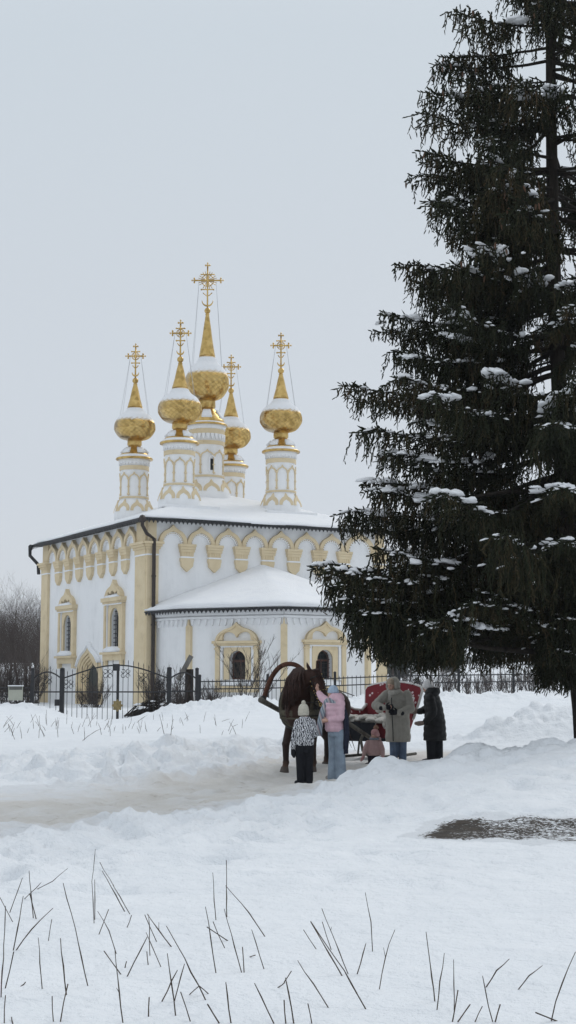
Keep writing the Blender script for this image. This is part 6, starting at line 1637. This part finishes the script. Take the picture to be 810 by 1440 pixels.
# arched shaft bow
M['bow'] = make_bark("bow_wood", (.045, .018, .012), (.13, .06, .04)); M['shaft'] = make_bark("shaft_wood", (.06, .055, .048), (.15, .14, .12))
bo = V3(HL) + V3((-.27, .02, 0)); bow = empty("harness_bow", tuple(bo), label="tall arched brown wooden harness bow standing over the horse's neck", cat="harness bow")
pr = [(-.54, 1.26), (-.50, 1.40), (-.43, 1.58), (-.34, 1.74), (-.22, 1.87), (-.08, 1.935), (.08, 1.935), (.22, 1.87), (.34, 1.74), (.43, 1.58), (.50, 1.40), (.54, 1.26)]
m = MB(); m.tube([sdv_ * s + V3((0, 0, z)) for s, z in catmull(pr, 4)], .039, 10, flat=(1.15, .95)); m.build("arch", M['bow'], bow, True)
m = MB()
for q in (-1, 1): m.tube([sdv_ * q * .535 + V3((0, 0, 1.23)), sdv_ * q * .53 + V3((0, 0, 1.36))], .052, 10)
m.build("strap_wrapping", M['leather'], bow, True)

# ---- sleigh
def dots_mat():
    m, nt, b = new_mat("red_snowflake_cloth"); co = objco(nt)
    vo = nd(nt, "ShaderNodeTexVoronoi"); vo.inputs["Scale"].default_value = 7.5; nt.links.new(co, vo.inputs["Vector"])
    d = ramp(nt, vo.outputs["Distance"], [(.16, (1, 1, 1)), (.22, (0, 0, 0))]); red = ramp(nt, noise(nt, co, 4), [(.3, (.13, .006, .012)), (.7, (.20, .010, .017))])
    mx = nd(nt, "ShaderNodeMixRGB"); nt.links.new(d, mx.inputs[0]); nt.links.new(red, mx.inputs[1]); mx.inputs[2].default_value = (.62, .52, .53, 1); nt.links.new(mx.outputs[0], b.inputs["Base Color"]); b.inputs["Roughness"].default_value = .8; return m
M['red'] = dots_mat(); M['trim'] = cloth("white_trim", (.58, .57, .55), .12, 20); M['hide'] = cloth("sheepskin_wool", (.50, .48, .44), .25, 16, .95, 1.0, .04, 30)
SL = gz(527, 1065, 31.2); AL = -R(35); slg = empty("horse_sleigh", SL, AL, label="red cloth covered horse sleigh with white snowflake dots and high back", cat="sleigh")
def slab(P, Q):   # closed slab between two polygons
    n = len(P); mm = MB(); mm.add(P + Q, [tuple(range(n)), tuple(range(2 * n - 1, n - 1, -1))] + [(k, (k + 1) % n, n + (k + 1) % n, n + k) for k in range(n)]); return mm
bt = [(-.5, .45), (.5, .45), (.58, .8), (.66, 1.15), (.70, 1.40), (.66, 1.47), (.5, 1.52), (.25, 1.56), (0, 1.575), (-.25, 1.56), (-.5, 1.52), (-.66, 1.47), (-.70, 1.40), (-.66, 1.15), (-.58, .8)]
by = lambda z: .52 + .30 * (z - .45)
slab([(x, by(z) - .04, z) for x, z in bt], [(x, by(z) + .04, z) for x, z in bt]).build("back_panel", M['red'], slg)
m = MB(); m.tube([(x, by(z), z) for x, z in bt[2:] ], .038, 8); m.build("back_trim", M['trim'], slg, True)
def curved_side(q, P, name, w=.03):
    x = q * .50; n = len(P)
    slab([(x - .02 + .12 * (z - .4) * q, y, z) for y, z in P], [(x + .02 + .12 * (z - .4) * q, y, z) for y, z in P]).build("side_panel", M['red'], slg)
    m = MB(); m.tube([(x + .12 * (z - .4) * q, y, z) for y, z in P[1:-2]], w, 8); m.build("side_trim", M['trim'], slg, True)
curved_side(-1, [(-.70, .38), (-.88, .80), (-.95, 1.10), (-.86, 1.22), (-.6, 1.20), (-.25, 1.10), (.1, 1.0), (.4, .98), (.62, 1.1), (.6, .9), (.55, .45)], "side")
curved_side(1, [(-.30, .40), (-.30, .66), (-.05, .70), (.2, .82), (.45, 1.08), (.62, 1.25), (.6, 1.0), (.55, .45)], "side")
slab([(-.48, -.74, .36), (.38, -.60, .36), (.40, -.66, .74), (-.50, -.82, .78)], [(-.48, -.70, .36), (.38, -.56, .36), (.40, -.62, .74), (-.50, -.78, .78)]).build("footboard", M['black_cloth'], slg)
m = MB(); m.box((0, 0, .39), (1.0, 1.24, .06));  m.build("floor_well", M['black_cloth'], slg)
m = MB(); m.box((0, .08, .58), (.96, .86, .36)); m.build("seat", M['red'], slg)
for q in (-1, 1):
    m = MB(); x = q * .42; m.tube([(x, 1.0, .05), (x, .5, .035), (x, -.5, .035), (x, -.9, .06), (x, -1.15, .2), (x, -1.22, .42), (x, -1.1, .55)], .03, 8); rn_ = m.build("runner", M['shaft'], slg, True)
    m = MB(); [m.tube([(x, y, .05), (x * .9, y, .38)], .024, 6) for y in (-.55, 0, .5)]; m.build("struts", M['shaft'], rn_)
m = MB(); Ri = Matrix.Rotation(-AL, 3, 'Z')
for A, B in ((V3(HL) + V3((-.80, -.04, 1.29)), V3(HL) + V3((.62, 2.55, .45))), (V3(HL) + V3((.24, -.42, 1.24)), V3(HL) + V3((1.5, 2.9, .40)))):
    a, b2 = Ri @ (A - V3(SL)), Ri @ (B - V3(SL)); m = MB(); m.tube([a, a.lerp(b2, .05), a.lerp(b2, .5), b2], [.055, .05, .042, .04], 10); m.build("shaft", M['shaft'], slg, True)
# sheepskin thrown over the seat
sk = empty("sheepskin", tuple(V3(SL) + Matrix.Rotation(AL, 3, 'Z') @ V3((0, -.02, .80))), AL, label="shaggy white sheepskin thrown over the sleigh seat", cat="sheepskin")
m = MB(); hr = random.Random(4)
for k in range(60): m.ball((hr.uniform(-.48, .5), hr.uniform(-.5, .35), .0 + hr.uniform(-.03, .06) - .05 * (hr.random() < .2)), (hr.uniform(.08, .14), hr.uniform(.08, .14), hr.uniform(.04, .07)), 8, 5)
for k in range(16): m.ball((hr.uniform(.42, .56), hr.uniform(-.45, .2), hr.uniform(-.14, .0)), (.05, .09, .08), 8, 5)
for k in range(9): m.ball((hr.uniform(.0, .45), hr.uniform(-.1, .35), .06 + hr.uniform(0, .14)), (.09, .1, .07), 8, 5)
obj("fleece", skin(m, "fleece", .014, 1), M['hide'], sk, True)
# ------------------------------------------------------------------ light
w = bpy.data.worlds.new("World"); scene.world = w; w.use_nodes = True
nt = w.node_tree; bgn = nt.nodes["Background"]; out = nt.nodes["World Output"]
SUN_EL, SUN_AZ = 40.0, 42.0     # azimuth clockwise from +Y
sky = nd(nt, "ShaderNodeTexSky"); sky.sky_type = 'NISHITA'; sky.sun_disc = False
sky.sun_elevation = R(SUN_EL); sky.sun_rotation = R(SUN_AZ); sky.dust_density = 4; sky.air_density = 1.2
nt.links.new(sky.outputs[0], bgn.inputs[0]); bgn.inputs[1].default_value = 0.05
tc = nd(nt, "ShaderNodeTexCoord"); sp = nd(nt, "ShaderNodeSeparateXYZ"); nt.links.new(tc.outputs["Generated"], sp.inputs[0])
cl = noise(nt, tc.outputs["Generated"], 2.2, 5, 0.55)
el = addm(nt, sp.outputs[2], addm(nt, addm(nt, cl, 0.5, "SUBTRACT"), 0.06, "MULTIPLY"))
# cloud deck: palest at the horizon, a little darker above, then brighter towards the zenith
veil = ramp(nt, el, [(0.0, (0.74, 0.78, 0.825)), (0.12, (0.66, 0.713, 0.78)), (0.26, (0.635, 0.69, 0.752)), (0.42, (0.616, 0.684, 0.748)), (0.7, (0.74, 0.79, 0.85)), (1.0, (0.88, 0.93, 0.99))])
bg2 = nd(nt, "ShaderNodeBackground"); nt.links.new(veil, bg2.inputs[0]); bg2.inputs[1].default_value = 1.035
mix = nd(nt, "ShaderNodeMixShader"); mix.inputs[0].default_value = 0.93
nt.links.new(bgn.outputs[0], mix.inputs[1]); nt.links.new(bg2.outputs[0], mix.inputs[2]); nt.links.new(mix.outputs[0], out.inputs[0])
sd = bpy.data.lights.new("sun", 'SUN'); sd.energy = 0.85; sd.angle = R(20); sd.color = (1, 0.98, 0.95)
so = bpy.data.objects.new("sun", sd); COL.objects.link(so)
dv = Vector((math.sin(R(SUN_AZ)) * math.cos(R(SUN_EL)), math.cos(R(SUN_AZ)) * math.cos(R(SUN_EL)), math.sin(R(SUN_EL))))
so.rotation_euler = (-dv).to_track_quat('-Z', 'Y').to_euler()
vs = scene.view_settings; vs.view_transform = 'Standard'; vs.look = 'None'; vs.exposure = 0; vs.gamma = 1; vs.use_curve_mapping = False
scene.cycles.max_bounces = 6; scene.cycles.diffuse_bounces = 3; scene.cycles.use_denoising = True

# cold winter air
hz_m = bpy.data.materials.new("haze_air"); hz_m.use_nodes = True; nt = hz_m.node_tree; nt.nodes.remove(nt.nodes["Principled BSDF"])
pv = nd(nt, "ShaderNodeVolumePrincipled"); pv.inputs["Color"].default_value = (0.86, 0.90, 0.95, 1); pv.inputs["Density"].default_value = 0.00035; pv.inputs["Anisotropy"].default_value = 0.2
nt.links.new(pv.outputs[0], nt.nodes["Material Output"].inputs["Volume"])
m = MB(); m.box((0, 600, 15), (3400, 1900, 60)); tag(m.build("haze", hz_m), kind="stuff")
